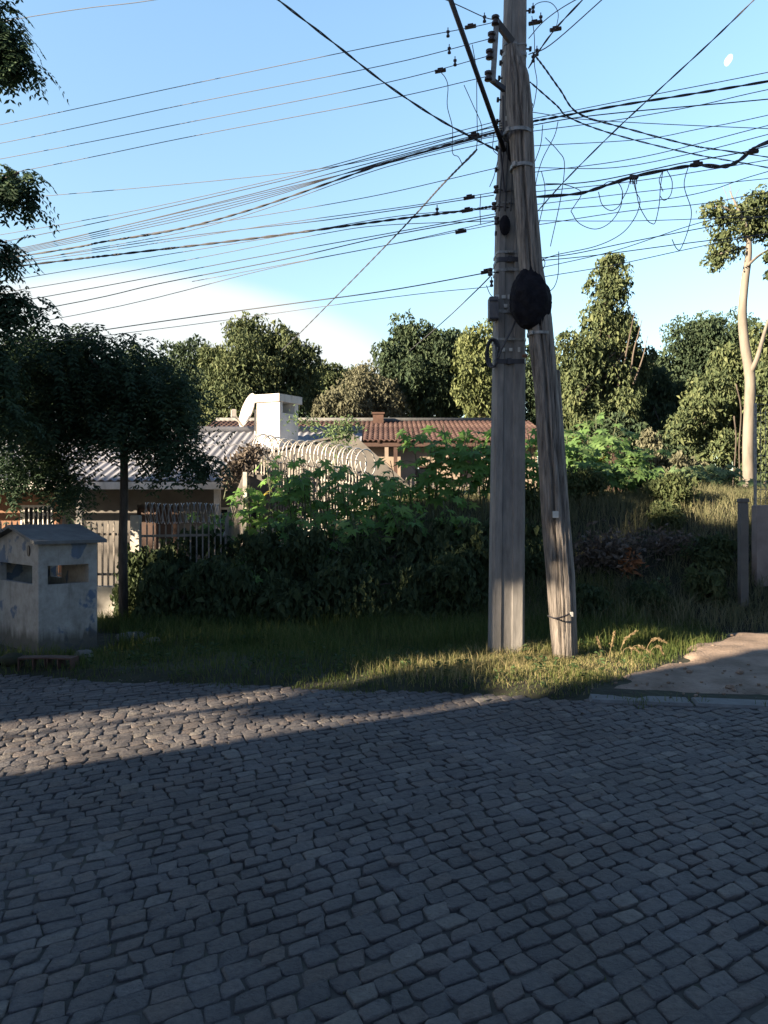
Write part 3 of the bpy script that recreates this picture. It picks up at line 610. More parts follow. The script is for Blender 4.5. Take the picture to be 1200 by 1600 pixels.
for k in range(4): wire([(-400, 478+k*4), (50, 392-k*2), (350, 328-k*4), (600, 252+k*1.6), (740, 214+k*2), (785, 203+k*3)], .0055, ['uppermost', 'second', 'third', 'lowest'][k]+' of the four thin wires inside the fanned bundle left of the poles', 'thin wires inside the left fan')
wire([(-400, 465), (60, 396), (160, 378), (270, 360), (400, 325), (600, 256), (740, 216), (785, 205)], .011, 'thick dark twisted wire crossing through the fanned left bundle', GL, twist=True)
wire([(-400, 470), (60, 412), (180, 398), (400, 372), (600, 345), (720, 330), (773, 322)], .012, 'thickest dark cable left of the poles, sagging gently to mid pole', GL, twist=True)
wire([(-400, 470), (70, 402), (300, 368), (500, 345), (600, 331), (772, 305)], .007, 'cable just above the thickest dark cable left of the poles', GL)
wire([(-400, 480), (50, 398), (250, 362), (450, 330), (600, 303), (778, 262)], .006, 'faint wire between the fanned bundle and the thick cable', GL, 'alu')
wire([(-400, 520), (80, 445), (300, 405), (500, 366), (600, 352), (776, 345)], .006, 'faint wire just under the thickest left cable', GL, 'alu')
wire([(-400, 545), (80, 462), (400, 402), (600, 366), (776, 334)], .007, 'cable over the bright cloud, upper of a close pair', GL)
wire([(-400, 565), (80, 480), (250, 443), (450, 404), (600, 370), (776, 338)], .008, 'cable over the bright cloud, lower of a close pair', GL)
wire([(-400, 600), (200, 510), (430, 478), (600, 455), (740, 430), (766, 424)], .009, 'lowest left cable, passing just above the leafy treetop', GL)
wire([(-400, 590), (200, 520), (600, 466), (766, 448)], .005, 'faint thin wire beneath the lowest left cable', GL, 'alu')
wire([(300, 440), (600, 384), (720, 361), (776, 350)], .005, 'short faint wire joining the close pair near the pole', GL, 'alu')
for a_, l_ in (([(-400, 488), (70, 402), (330, 352), (600, 262), (778, 220)], 'grey wire along the lower edge of the fanned left bundle'), ([(-400, 430), (100, 350), (420, 283), (600, 236), (782, 188)], 'faint grey wire skirting the top of the fanned left bundle'), ([(-400, 462), (80, 404), (420, 352), (640, 322), (775, 300)], 'faint grey wire running between fan and thick left cable'),
              ([(-400, 508), (100, 424), (420, 372), (620, 338), (774, 326)], 'faint grey wire tucked just under the thick left cable'), ([(-400, 580), (120, 492), (420, 420), (620, 380), (776, 345)], 'faint grey wire below the close pair over the cloud')): wire(a_, .006, l_, GL, 'alu')
for a_, l_ in (([(832, 205), (960, 188), (1090, 165), (1200, 140), (1500, 80)], 'grey wire a little under the dark cable rising right'), ([(834, 262), (960, 262), (1080, 240), (1200, 210), (1500, 130)], 'grey wire running close above the sagging bundle to the edge'), ([(836, 352), (980, 330), (1100, 318), (1200, 300), (1500, 250)], 'grey wire low behind the dangling loops on the right'), ([(838, 420), (960, 392), (1080, 352), (1200, 320), (1500, 230)], 'grey wire crossing above the slim treetop toward pale tree')): wire(a_, .006, l_, GR, 'alu')
# right
wire([(830, 190), (870, 183), (960, 166), (1080, 147), (1200, 127), (1500, 75)], .011, 'thick dark cable rising right from the tape wrap', GR, twist=True)
wire([(830, 186), (1000, 152), (1200, 113), (1500, 50)], .006, 'faint wire above the thick dark cable rising right', GR, 'alu')
wire([(830, 196), (900, 184), (1000, 173), (1200, 155), (1500, 125)], .008, 'cable under the thick dark cable, rising less steeply right', GR)
wire([(830, 175), (930, 188), (1200, 201), (1500, 210)], .005, 'faint nearly level wire right of the poles below the cables', GR, 'alu')
wire([(832, 82, 7.9), (850, 105, 7.9), (875, 140, 7.9), (905, 178, 8), (980, 201, 8.4), (1080, 227, 8.8), (1150, 238, 9), (1500, 290, 10)], .010, 'drooping twisted cable falling right across the other cables, upper one', GR, twist=True)
wire([(828, 128, 7.9), (870, 165, 7.9), (890, 184, 8), (960, 210, 8.4), (1080, 240, 8.8), (1200, 262, 9), (1500, 320, 10)], .009, 'drooping twisted cable falling right across the other cables, lower one', GR, twist=True)
wire([(840, 330, 8.6), (885, 280, 8.3), (960, 205, 7.9), (1030, 140, 7.4), (1110, 66, 6.9), (1178, 0, 6.5), (1300, -120, 5.8)], .009, 'lone steep diagonal wire rising to the top right past moon', GR, twist=True)
wire([(826, 106, 7.9), (842, 80, 7.7), (868, 45, 7.4), (910, 0, 7.1), (1000, -95, 6.3)], .011, 'dark steep cable leaving the pole top toward upper right', GR, twist=True)
wire([(826, 85, 8), (860, 70, 7.8), (940, 0, 7.4), (1050, -100, 6.8)], .008, 'paler steep wire right of the dark cable at pole top', GR, 'alu')
wire([(826, 60, 8), (850, 33, 7.8), (890, 5, 7.5), (960, -30, 7)], .007, 'short steep wire highest at the pole top right side', GR, 'alu')
wire([(826, 20, 8), (840, 5, 7.9), (860, 4, 7.9), (872, 20, 7.9), (869, 44, 7.9)], .005, 'small arched wire loop beside the pole top', GR, cat='wire')
wire([(832, 308), (900, 303), (935, 294), (990, 276), (1060, 262), (1092, 258)], .016, 'thick black cable bundle sagging right from mid pole', GR, twist=True)
wire([(1092, 258), (1130, 260), (1150, 254), (1172, 238), (1200, 222), (1400, 150)], .019, 'thickest knotted black bundle climbing to the right edge', GR, twist=True)
wire([(832, 290), (930, 283), (1060, 256), (1150, 240), (1200, 228), (1500, 150)], .008, 'cable lashed just above the sagging black bundle', GR)
RW = [([(828, 270), (1000, 246), (1200, 196), (1500, 120)], 'faint wire over the sagging black bundle, rising to right edge', .006),
      ([(834, 300), (1000, 282), (1200, 250), (1500, 200)], 'faint wire hugging the underside of the sagging black bundle', .006),
      ([(834, 330), (1000, 316), (1100, 300), (1200, 268), (1500, 190)], 'faint wire below the bundle, bending upward near right edge', .006),
      ([(834, 320), (1000, 300), (1200, 279), (1500, 250)], 'faint wire behind the hanging loops, upper one', .005),
      ([(834, 345), (1000, 345), (1200, 338), (1500, 330)], 'faint level wire behind the hanging loops, lower one', .005),
      ([(838, 404), (900, 396), (1000, 375), (1200, 337), (1500, 280)], 'wire rising right just above the slim treetop, upper one', .007),
      ([(838, 408), (930, 399), (1090, 378), (1200, 366), (1500, 330)], 'wire rising right just above the slim treetop, lower one', .007),
      ([(840, 434), (960, 414), (1100, 384), (1300, 345), (1500, 305)], 'lowest wire right of poles, passing behind the slim treetop', .006),
      ([(832, 228), (1000, 218), (1090, 202), (1200, 180), (1500, 110)], 'faint wire between the two groups of right hand cables', .005)]
for p_, lb_, r_ in RW: wire(p_, r_, lb_, GR, 'alu' if r_ < .0065 else 'cable')
GH = 'loose cable ends and loops'
LW = [([(935, 300), (941, 320), (955, 329), (968, 321), (973, 303), (966, 286), (951, 284), (938, 293)], 'round cable loop hanging at the left of black bundle'),
      ([(892, 330), (905, 349), (930, 358), (953, 348), (969, 325), (973, 300)], 'wide shallow cable loop under the round loop'),
      ([(852, 287), (880, 288), (905, 297), (908, 305), (900, 318), (892, 330)], 'small hooked cable piece between pole and wide loop'),
      ([(988, 278), (994, 300), (1000, 315), (992, 340), (970, 366), (930, 385), (870, 398), (842, 408)], 'long loose cable drooping from junction back to the pole'),
      ([(985, 280), (980, 297), (972, 312)], 'short cable tail from junction to the round loop'),
      ([(991, 278), (998, 318), (1010, 342), (1018, 349), (1024, 347), (1030, 320), (1032, 292), (1036, 266)], 'deep V shaped loose cable below the junction'),
      ([(1036, 266), (1030, 282), (1036, 299)], 'short curl beside the deep V shaped cable'),
      ([(1041, 264), (1050, 283), (1048, 304), (1038, 313), (1031, 306)], 'thin drooping loop right of the V shaped cable'),
      ([(1076, 258), (1069, 290), (1080, 328), (1076, 356), (1064, 388), (1057, 388), (1050, 374)], 'long dangling cable with hooked end, rightmost of the loose ends'),
      ([(872, 190), (866, 213), (848, 248), (838, 282), (836, 310)], 'loose cable curving down from the cables to pole right side'),
      ([(831, 25), (835, 60), (835, 100), (839, 130), (834, 165), (830, 170)], 'loose cable hanging down the upper right side of pole'),
      ([(846, 268), (851, 290), (850, 315), (838, 366)], 'inner dangling cable end right of the two poles'),
      ([(852, 215), (872, 236), (882, 256), (876, 310), (860, 385)], 'long outer dangling cable end right of the two poles'),
      ([(873, 393), (872, 428), (866, 448), (855, 458)], 'short dangling cable beside the top of nest'),
      ([(840, 395), (851, 408), (849, 420), (842, 430)], 'tiny curled wire just above the nest'),
      ([(848, 195), (845, 225), (836, 252)], 'short faint tail left of the long dangling cables'),
      ([(688, 112), (696, 122), (700, 136), (699, 166), (707, 200), (707, 238), (716, 245), (722, 256)], 'wavy dangling cable end, leftmost of those left of the pole'),
      ([(738, 70), (744, 110), (745, 165), (745, 228), (735, 246), (722, 258)], 'long dangling cable crossing behind the lamp arm'),
      ([(725, 133), (738, 162), (752, 195), (752, 222)], 'shorter dangling cable between lamp arm and long dangler'),
      ([(772, 208), (770, 232), (778, 242)], 'small slack loop under the lamp arm clamp'),
      ([(751, 305), (750, 330), (751, 350)], 'straight dangling wire end crossing the thickest left cable'),
      ([(778, 250), (772, 275), (765, 292)], 'short slack wire on the pole left side'),
      ([(760, 446, 7.95), (766, 460, 7.95), (774, 466, 7.98)], 'short lead entering the grey junction box')]
for p_, lb_ in LW: wire([(a[0], a[1], a[2] if len(a) > 2 else Yl(a[0])-.03) for a in p_], .0055, lb_, GH, per=8, name='loose_cable', cat='cable')
wire([(380, -45, 6.0), (435, 0, 6.3), (520, 66, 6.8), (600, 129, 7.25), (680, 183, 7.7), (740, 216, 8.0), (778, 236, 8.05)], .012, 'thick diagonal service cable falling from top centre to the poles', GL, twist=True)
wire([(745, 234, 8), (690, 290, 9.5), (640, 345, 11), (560, 428, 14), (470, 519, 18), (440, 548, 20)], .014, 'twisted service cable sloping down left toward the rear roofs', GL, twist=True)
wire([(766, 432, 8), (740, 458, 9), (690, 505, 12), (640, 548, 18)], .010, 'thin service wire descending left behind the second treetop', GL)
wire([(680, -8, 7.5), (720, 10, 7.7), (760, 28, 7.8), (778, 30, 7.82)], .007, 'faint short wire entering rack from top, over lamp arm', GL, 'alu')
# small fittings on the wires
def fitting(px, py, label, kind='spool', Y=None):
    Y = Y or Yl(px); p = P(px, py, Y); g = MB()
    if kind == 'spool': insulator(g, p, .02, .075); g.tube([p+np.array([0, 0, .035]), p+np.array([0, 0, .07])], .006, 5)
    elif kind == 'bar': g.tube([p-np.array([.06, 0, .01]), p+np.array([.06, 0, .012])], .02, 6); g.tube([p-np.array([.03, 0, -.02]), p+np.array([.03, 0, .03])], .012, 6)
    else: g.box(p, (.09, .04, .045), rz=.1, bev=.008); [g.tube([p+np.array([dx, 0, -.02]), p+np.array([dx, 0, -.07])], .006, 5) for dx in (-.03, -.01, .01, .03)]
    tag(g.build('wire_fitting', M['porcelain'], loc=p), label, 'wire fitting', 'fittings on the overhead wires')
for a in [(735, 42, 'dark clamp on the topmost left wire near the rack', 'bar'), (757, 30, 'upright spool insulator nearest the rack top', 'spool'), (700, 53, 'tiny insulator left of lamp arm, upper one', 'spool'), (702, 79, 'tiny insulator left of lamp arm, lower one', 'spool'),
          (711, 98, 'bell shaped insulator on third wire left of lamp arm', 'spool'), (688, 111, 'pale round end fitting atop the leftmost dangling cable', 'bar'), (683, 330, 'small fitting on the thickest left cable', 'spool'), (733, 309, 'square splice above the thickest left cable', 'bar'), (730, 329, 'splice sleeve on the thickest cable near the pole', 'bar'),
          (720, 362, 'dark splice sleeve hanging alone left of the pole', 'bar'), (760, 425, 'dark clamp where the lowest left cable meets pole', 'bar'), (768, 443, 'dark drop insulator above the grey junction box', 'spool'), (990, 277, 'dark junction block from which loose cables hang', 'block'), (1088, 257, 'pale clamp where the black bundle thickens', 'bar'),
          (868, 46, 'clamp on the dark steep cable near pole top', 'bar'), (839, 82, 'joint where steep cable and dangling cable meet', 'spool'), (833, 92, 'lower joint close beside the pole top', 'spool'), (845, 30, 'small spool insulator right of the pole top', 'spool'), (835, 36, 'dark clamp close to the pole top right side', 'bar'), (833, 15, 'highest tiny insulator right of the pole', 'spool'),
          (1175, 238, 'dark knot on the bundle near the right edge', 'bar'), (740, 212, 'clamp where diagonal service cable nears the pole', 'bar')]: fitting(*a)

# ------------------------------------------------------------------ moon
g = MB(); mc = P(1140, 92.5, 900.0); s = 900/F; nn = 24; vv = []
for k in range(nn):
    a = 2*math.pi*k/nn; ex = math.cos(a)*5.6; ez = math.sin(a)*8.8
    if ex > 0: ex *= .72
    rx = ex*math.cos(-.42)-ez*math.sin(-.42); rz_ = ex*math.sin(-.42)+ez*math.cos(-.42); vv.append(mc+np.array([rx*s, 0, rz_*s]))
vb = [q+np.array([0, 4, 0]) for q in vv]; front_c = mc+np.array([0, -4, 0])
g.add(vv+vb+[front_c], [(k, (k+1) % nn, 2*nn) for k in range(nn)]+[(k, nn+k, nn+(k+1) % nn, (k+1) % nn) for k in range(nn)]+[tuple(range(nn, 2*nn))])
tag(g.build('moon', M['moon'], loc=mc, smooth=True), 'pale gibbous daytime moon in the blue sky at upper right', 'moon')

# ------------------------------------------------------------------ shelter (masonry bin house) at left
hx, hy = P(60, 1030, 8.05)[0], 8.05
hut = thing('bin_shelter', 'flaking white and blue masonry bin shelter with pitched roof beside the road', 'bin shelter', (hx, hy, 0))
ang = R(47); du = np.array([math.cos(ang), math.sin(ang)]); dv_ = np.array([-math.sin(ang), math.cos(ang)]); LW_, LD = .66, 1.25      # right face length, left face length
def hp_(a, b, z): return (hx+du[0]*a+dv_[0]*b, hy+du[1]*a+dv_[1]*b, z)
def hbox(mb, a0, a1, b0, b1, z0, z1):
    vv = [hp_(a, b, z) for z in (z0, z1) for a, b in ((a0, b0), (a1, b0), (a1, b1), (a0, b1))]
    mb.add(vv, [(3, 2, 1, 0), (4, 5, 6, 7), (0, 1, 5, 4), (1, 2, 6, 5), (2, 3, 7, 6), (3, 0, 4, 7)])
g = MB(); T_ = .07; Z0, ZW0, ZW1, ZE = .0, .80, 1.01, 1.255
def wall_with_slot(mb, along_a, fixed0, fixed1, s0, s1, o0, o1):
    def bx_(p0, p1, z0, z1):
        if along_a: hbox(mb, p0, p1, fixed0, fixed1, z0, z1)
        else: hbox(mb, fixed0, fixed1, p0, p1, z0, z1)
    bx_(s0, s1, Z0, ZW0); bx_(s0, o0, ZW0, ZW1); bx_(o1, s1, ZW0, ZW1); bx_(s0, s1, ZW1, ZE)
wall_with_slot(g, True, 0, T_, 0, LW_, .10, LW_-.10)           # right face (toward camera right)
hbox(g, 0, LW_, LD-T_, LD, Z0, ZE)       # far face
wall_with_slot(g, False, 0, T_, T_, LD-T_, .16, LD-.16)        # left face
wall_with_slot(g, False, LW_-T_, LW_, T_, LD-T_, .78, LD-.15)
# gable triangles on the left and far-right faces
for a0, a1 in ((0, T_), (LW_-T_, LW_)):
    vv = [hp_(a, b, z) for a in (a0, a1) for b, z in ((0, ZE), (LD, ZE), (LD/2, ZE+.15))]
    g.add(vv, [(0, 1, 2), (5, 4, 3), (0, 3, 4, 1), (1, 4, 5, 2), (2, 5, 3, 0)])
g.build('wall', M['flake'], hut)
g = MB(); ov = .08
for s_ in (0, 1):
    b_e = -ov if s_ == 0 else LD+ov; zr = ZE+.165; slope = .15/(LD/2); ze = ZE+.015-slope*ov
    vv = []
    for dz in (0, .035):
        vv += [hp_(-ov, b_e, ze+dz), hp_(LW_+ov, b_e, ze+dz), hp_(LW_+ov, LD/2, zr+dz), hp_(-ov, LD/2, zr+dz)]
    g.add(vv, [(3, 2, 1, 0), (4, 5, 6, 7), (0, 1, 5, 4), (1, 2, 6, 5), (2, 3, 7, 6), (3, 0, 4, 7)])
g.build('roof', M['kerb'], hut)
g = MB(); hbox(g, .05, LW_-.05, .05, LD-.05, -.1, .03); g.build('floor_slab', M['dimwall'], hut)
# oval plate on the gable
g = MB(); vv = [hp_(-.012, .25+.035*math.cos(a), 1.30-.13+.06*math.sin(a)) for a in np.linspace(0, 2*math.pi, 17)[:-1]]; v2 = [hp_(.0, .25+.035*math.cos(a), 1.17+.06*math.sin(a)) for a in np.linspace(0, 2*math.pi, 17)[:-1]]
g.add(vv+v2, [tuple(range(16))]+[(k, 16+k, 16+(k+1) % 16, (k+1) % 16) for k in range(16)]); g.build('plate', M['steel'], hut)
# hollow blocks under it
def hollow(px, py, Y, rz, label):
    c = P(px, py, Y); c[2] = gz(c[0], c[1])+.03; g = MB(); Lb, Wb, Hb, t_ = .29, .14, .14, .014
    ca, sa = math.cos(rz), math.sin(rz)
    def b(x, y, z, sx_, sy_, sz_): g.box((c[0]+x*ca-y*sa, c[1]+x*sa+y*ca, c[2]+z), (sx_, sy_, sz_), rz)
    b(0, 0, -Hb/2+t_/2, Lb, Wb, t_); b(0, 0, Hb/2-t_/2, Lb, Wb, t_); b(0, 0, 0, t_, Wb-.002, Hb-2*t_); b(-Lb/2+t_/2, 0, 0, t_, Wb, Hb-2*t_); b(Lb/2-t_/2, 0, 0, t_, Wb, Hb-2*t_)
    tag(g.build('clay_block', M['brick'], loc=c), label, 'clay block', 'hollow blocks by the shelter')
hollow(55, 1052, 7.45, .1, 'hollow clay block lying before the shelter, nearer left edge'); hollow(96, 1052, 7.45, -.15, 'hollow clay block lying before the shelter corner, right one')
def rock(px, py, Y, r, mat, label, name='stone', cat='stone'):
    c = P(px, py, Y); c[2] = gz(c[0], c[1])+r[2]*.6; g = MB(); nu, nv = 14, 9; Gk = []
    for i in range(nv+1):
        row = []
        for j in range(nu):
            ph = math.pi*i/nv; th = 2*math.pi*j/nu; d = Vector((math.sin(ph)*math.cos(th), math.sin(ph)*math.sin(th), math.cos(ph))); s_ = 1+.35*mnoise.noise(d*1.4+Vector((px, py, 0)))
            row.append(c+np.array([d.x*r[0]*s_, d.y*r[1]*s_, d.z*r[2]*s_]))
        row.append(row[0]); Gk.append(row)
    g.grid(np.array(Gk)); tag(g.build(name, M[mat], loc=c, smooth=True), label, cat)
rock(130, 1036, 7.9, (.11, .08, .06), 'dimwall', 'pale rubble lump on the verge beside the shelter corner')
rock(20, 1050, 7.5, (.13, .1, .07), 'soil', 'dark earth lump before the shelter at left edge')
rock(205, 998, 8.9, (.19, .12, .07), 'kerb', 'pale flat slab half sunk in the grass right of shelter')
rock(240, 1012, 8.7, (.09, .07, .05), 'kerb', 'small pale stone in grass beside the flat slab')

# ------------------------------------------------------------------ fences
def picket_fence(name, label, A, B, zt0, zt1, zb0, zb1, pitch, pw, mat, wall=.3, group=None, spikes=True, post_every=None, thick=.02):
    A = np.array(A, float); B = np.array(B, float); L_ = np.linalg.norm(B-A); n = int(L_/pitch); d = (B-A)/L_; rz = math.atan2(d[1], d[0])
    f = thing(name, label, 'fence', (A[0], A[1], zb0), group); g = MB()
    for k in range(n+1):
        t_ = k/n; p = A+(B-A)*t_; zt = zt0+(zt1-zt0)*t_+random.uniform(-.008, .008); zb = zb0+(zb1-zb0)*t_+wall
        c, s_ = math.cos(rz), math.sin(rz); h = zt-zb
        vv = []
        for z, wd in ((zb, pw), (zt-.05, pw), (zt, pw*.15)):
            for a, b in ((-1, -1), (1, -1), (1, 1), (-1, 1)): x = a*wd/2; y = b*thick/2*(1 if wd > pw*.5 else .3); vv.append((p[0]+x*c-y*s_, p[1]+x*s_+y*c, z))
        g.add(vv, [(3, 2, 1, 0), (8, 9, 10, 11)]+[(q*4+j, q*4+(j+1) % 4, q*4+4+(j+1) % 4, q*4+4+j) for q in (0, 1) for j in range(4)])
    g.build('pickets', M[mat], f)
    for fr in (.18, .80):
        g = MB(); a = np.array([A[0], A[1], 0]); b = np.array([B[0], B[1], 0]); a[2] = zb0+wall+(zt0-zb0-wall)*fr; b[2] = zb1+wall+(zt1-zb1-wall)*fr
        off = np.array([-d[1], d[0], 0])*(thick/2+.017); bar(g, a+off, b+off, .035, .03); g.build('rail', M[mat], f)
    if wall > 0:
        g = MB(); nrm = np.array([-d[1], d[0]])*.075; vv = []
        for q, z in ((A, zb0), (B, zb1)):
            for s_ in (-1, 1): vv += [(q[0]+nrm[0]*s_, q[1]+nrm[1]*s_, z-.6), (q[0]+nrm[0]*s_, q[1]+nrm[1]*s_, z+wall)]
        g.add(vv, [(0, 1, 5, 4), (2, 6, 7, 3), (1, 3, 7, 5), (0, 2, 3, 1), (4, 5, 7, 6)]); g.build('base_wall', M['dirtywhite'], f)
    return f
def coil(label, A, B, r, turns, mat, wire_r=.008):
    A = np.array(A, float); B = np.array(B, float); d = unit(B-A); up = np.array([0, 0, 1.0]); s_ = unit(np.cross(d, up)); n = turns*18; pts = []
    for k in range(n+1):
        a = 2*math.pi*turns*k/n; rr = r*(1+.08*math.sin(k*.37)); pts.append(A+(B-A)*k/n+s_*rr*math.cos(a)+up*rr*math.sin(a)+d*.06*math.sin(a*.5))
    g = MB(); g.tube(pts, wire_r, 5)
    # barbs
    for k in range(0, n, 3):
        p = pts[k]; q = pts[min(n, k+1)]; t_ = unit(q-p); o_ = unit(np.cross(t_, d)); g.add([p-t_*.02, p+o_*.03, p+t_*.02, p-o_*.03], [(0, 1, 2, 3)])
    tag(g.build('razor_wire', M[mat], loc=A, smooth=True), label, 'razor wire', 'razor wire coils on the fences')
fa = P(-60, 800, 11.2); fb = P(205, 800, 11.0); fc_ = P(345, 800, 11.3)
picket_fence('picket_fence', 'pale picket fence on low wall directly behind the bin shelter', fa[:2], fb[:2], 1.47, 1.46, 0, 0, .085, .024, 'picket', wall=.5, group='picket fences')
picket_fence('picket_fence', 'shaded picket fence section with razor wire right of the slim trunk', fb[:2]+np.array([.14, 0]), fc_[:2], 1.44, 1.44, 0, .05, .085, .022, 'picket', wall=.45, group='picket fences')
g = MB(); g.box((fb[0]+.07, fb[1], .75), (.13, .13, 1.6), bev=.01); tag(g.build('fence_post', M['dirtywhite'], loc=(fb[0]+.07, fb[1], 0)), 'square pale post joining the two shaded fence sections', 'fence post')
coil('dull razor wire coil on the shaded fence right of slim trunk', (fb[0]+.2, fb[1], 1.58), (fc_[0], fc_[1], 1.58), .15, 26, 'greycoil', .006)
s0 = P(392, 714, 16.2); s1 = P(592, 744, 14.5); s2 = P(790, 746, 14.4)
picket_fence('picket_fence', 'sunlit picket fence under the white razor coil near the chimney', s0[:2], s1[:2], s0[2], s1[2], .9, .9, .075, .024, 'picket', wall=.35, group='picket fences')
picket_fence('picket_fence', 'peach lit picket fence seen through leaves left of the poles', s1[:2]+np.array([.1, 0]), s2[:2], s1[2]-.02, s2[2], 1.1, 1.5, .085, .032, 'picket', wall=.1, group='picket fences')
coil('bright white razor wire coil beside and right of the chimney', P(408, 699, 16.1), P(574, 722, 14.7), .27, 27, 'coil', .0145)
picket_fence('picket_fence', 'side fence section receding behind the dark shrubs', fc_[:2]+np.array([.05, .1]), s0[:2]-np.array([0, .1]), 1.5, s0[2], .05, .9, .12, .03, 'picket', wall=.02, group='picket fences')
g = MB(); g.box((P(383, 770, 13)[0], 13, 1.35), (.07, .07, 1.9), bev=.01); tag(g.build('fence_post', M['dirtywhite'], loc=(P(383, 770, 13)[0], 13, .4)), 'thin pale post rising out of shrubs below dry creeper', 'fence post')

# ------------------------------------------------------------------ low grey-roofed house
HX0, HX1 = -14.0, .42
h1 = thing('house', 'low house with long pale corrugated roof and white fascia behind fence', 'house', (-5, 15, 0))
e0, r0 = 15.0, 19.0; ze_, zr_ = pz(752, 15.0), pz(674, 19.0)
def corrug(mb, x0, x1, y0, z0, y1, z1, pitch, amp, thick=.02, nx_per=6, skew=0.0, rows=6):
    n = int((x1-x0)/pitch*nx_per); X_ = np.linspace(x0, x1, n); T2 = np.linspace(0, 1, rows); G = []
    for t_ in T2:
        step = .018*((t_*(rows-1)) % 1)
        G.append([(x+skew*t_, y0+(y1-y0)*t_, z0+(z1-z0)*t_+amp*math.sin(2*math.pi*x/pitch)) for x in X_])
    mb.grid(np.array(G)[:, ::-1]); G2 = np.array(G); G2[..., 2] -= thick; mb.grid(G2)
    for idx in (0, -1): mb.grid(np.stack([np.array(G)[idx], G2[idx]]))
# three overlapping courses of sheets
g = MB(); nc = 3
for k in range(nc):
    t0, t1 = k/nc, (k+1)/nc+.03; lift = .03*k*0
    corrug(g, HX0, -3.24, e0+(r0-e0)*t0, ze_+(zr_-ze_)*t0+.03, e0+(r0-e0)*min(1, t1), ze_+(zr_-ze_)*min(1, t1), .18, .018, rows=4)
corrug(g, -3.24, -.55, 17.4, ze_+(zr_-ze_)*.6+.02, r0, zr_, .18, .018, rows=4)
corrug(g, HX0, -.55, r0+3.6, ze_+.3, r0, zr_, .18, .025, rows=3)
g.build('roof', M['sheet'], h1, smooth=True)
g = MB(); g.tube([(HX0, r0, zr_+.02), (-.55, r0, zr_+.02)], .11, 10); g.build('ridge_cap', M['sheet'], h1, smooth=True)
g = MB(); g.box(((HX0+-3.24)/2, 14.97, ze_-.09), (-3.24-HX0, .04, .15), bev=.005); g.build('fascia', M['white'], h1)
# walls: front set back 1 m
g = MB(); yw = 16.0; zt = ze_+.18
def wall_open(mb, x0, x1, z0, z1, opens, y, t_=.15):
    xs_ = sorted(set([x0, x1]+[o[0] for o in opens]+[o[1] for o in opens])); zs_ = sorted(set([z0, z1]+[o[2] for o in opens]+[o[3] for o in opens]))
    for i in range(len(xs_)-1):
        run = None
        for j in range(len(zs_)-1):
            cx_, cz_ = (xs_[i]+xs_[i+1])/2, (zs_[j]+zs_[j+1])/2
            if any(o[0] < cx_ < o[1] and o[2] < cz_ < o[3] for o in opens): 
                if run: mb.box(((xs_[i]+xs_[i+1])/2, y, (run[0]+run[1])/2), (xs_[i+1]-xs_[i], t_, run[1]-run[0])); run = None
            else: run = (run[0], zs_[j+1]) if run else (zs_[j], zs_[j+1])
        if run: mb.box(((xs_[i]+xs_[i+1])/2, y, (run[0]+run[1])/2), (xs_[i+1]-xs_[i], t_, run[1]-run[0]))
wall_open(g, HX0+.3, -6.9, -.4, zt, [(-8.0+.2, -7.1, .9, 1.75), (-11, -10, .9, 1.75)], yw, .15); g.build('wall', M['orange'], h1)
g = MB(); wall_open(g, -6.9, -.8, -.4, zt, [(-5.3, -4.4, -.4, 1.75), (-3.6, -2.6, .7, 1.7)], yw, .15); g.box((HX0+.3, 19.0, 1.0), (.15, 5.85, 2.8)); g.box((-.85, 19, 1.0), (.15, 5.85, 2.8)); g.box((-7, 22.0, 1.0), (13, .15, 2.8)); g.build('wall', M['dimwall'], h1)
for (x0_, x1_, z0_, z1_) in ((-7.8, -7.1, .9, 1.75), (-11, -10, .9, 1.75), (-3.6, -2.6, .7, 1.7)):
    g = MB(); cx_ = (x0_+x1_)/2; cz_ = (z0_+z1_)/2; fr = .05
    for bx_ in ((cx_, z1_-fr/2, x1_-x0_, fr), (cx_, z0_+fr/2, x1_-x0_, fr), (x0_+fr/2, cz_, fr, z1_-z0_-2*fr), (x1_-fr/2, cz_, fr, z1_-z0_-2*fr)): g.box((bx_[0], yw-.03, bx_[1]), (bx_[2]-.004, .12, bx_[3]-.004))
    wn = g.build('window', M['white'], h1); g = MB(); g.box((cx_, yw+.02, cz_), (x1_-x0_-.1, .01, z1_-z0_-.1)); g.build('pane', M['glass'], wn)
    g = MB()
    for q in np.linspace(x0_+.1, x1_-.1, 6): g.box((q, yw-.11, cz_), (.02, .02, z1_-z0_))
    g.build('grille', M['white'], wn)
g = MB(); g.box((-4.85, yw, .65), (.86, .06, 2.1)); d_ = g.build('door', M['darkwood'], h1); g = MB(); g.ball((-4.5, yw-.06, .6), .035); g.build('handle', M['steel'], d_)
g = MB()
for x in (-8.2, -6.2, -3.4): g = MB(); g.box((x, 15.15, .95), (.12, .12, 2.5), bev=.01); g.build('porch_post', M['dirtywhite'], h1)
# chimney
cb = P(437, 708, 17.5); ch = MB(); cw, cdp = .62, .55; ca_ = R(40)
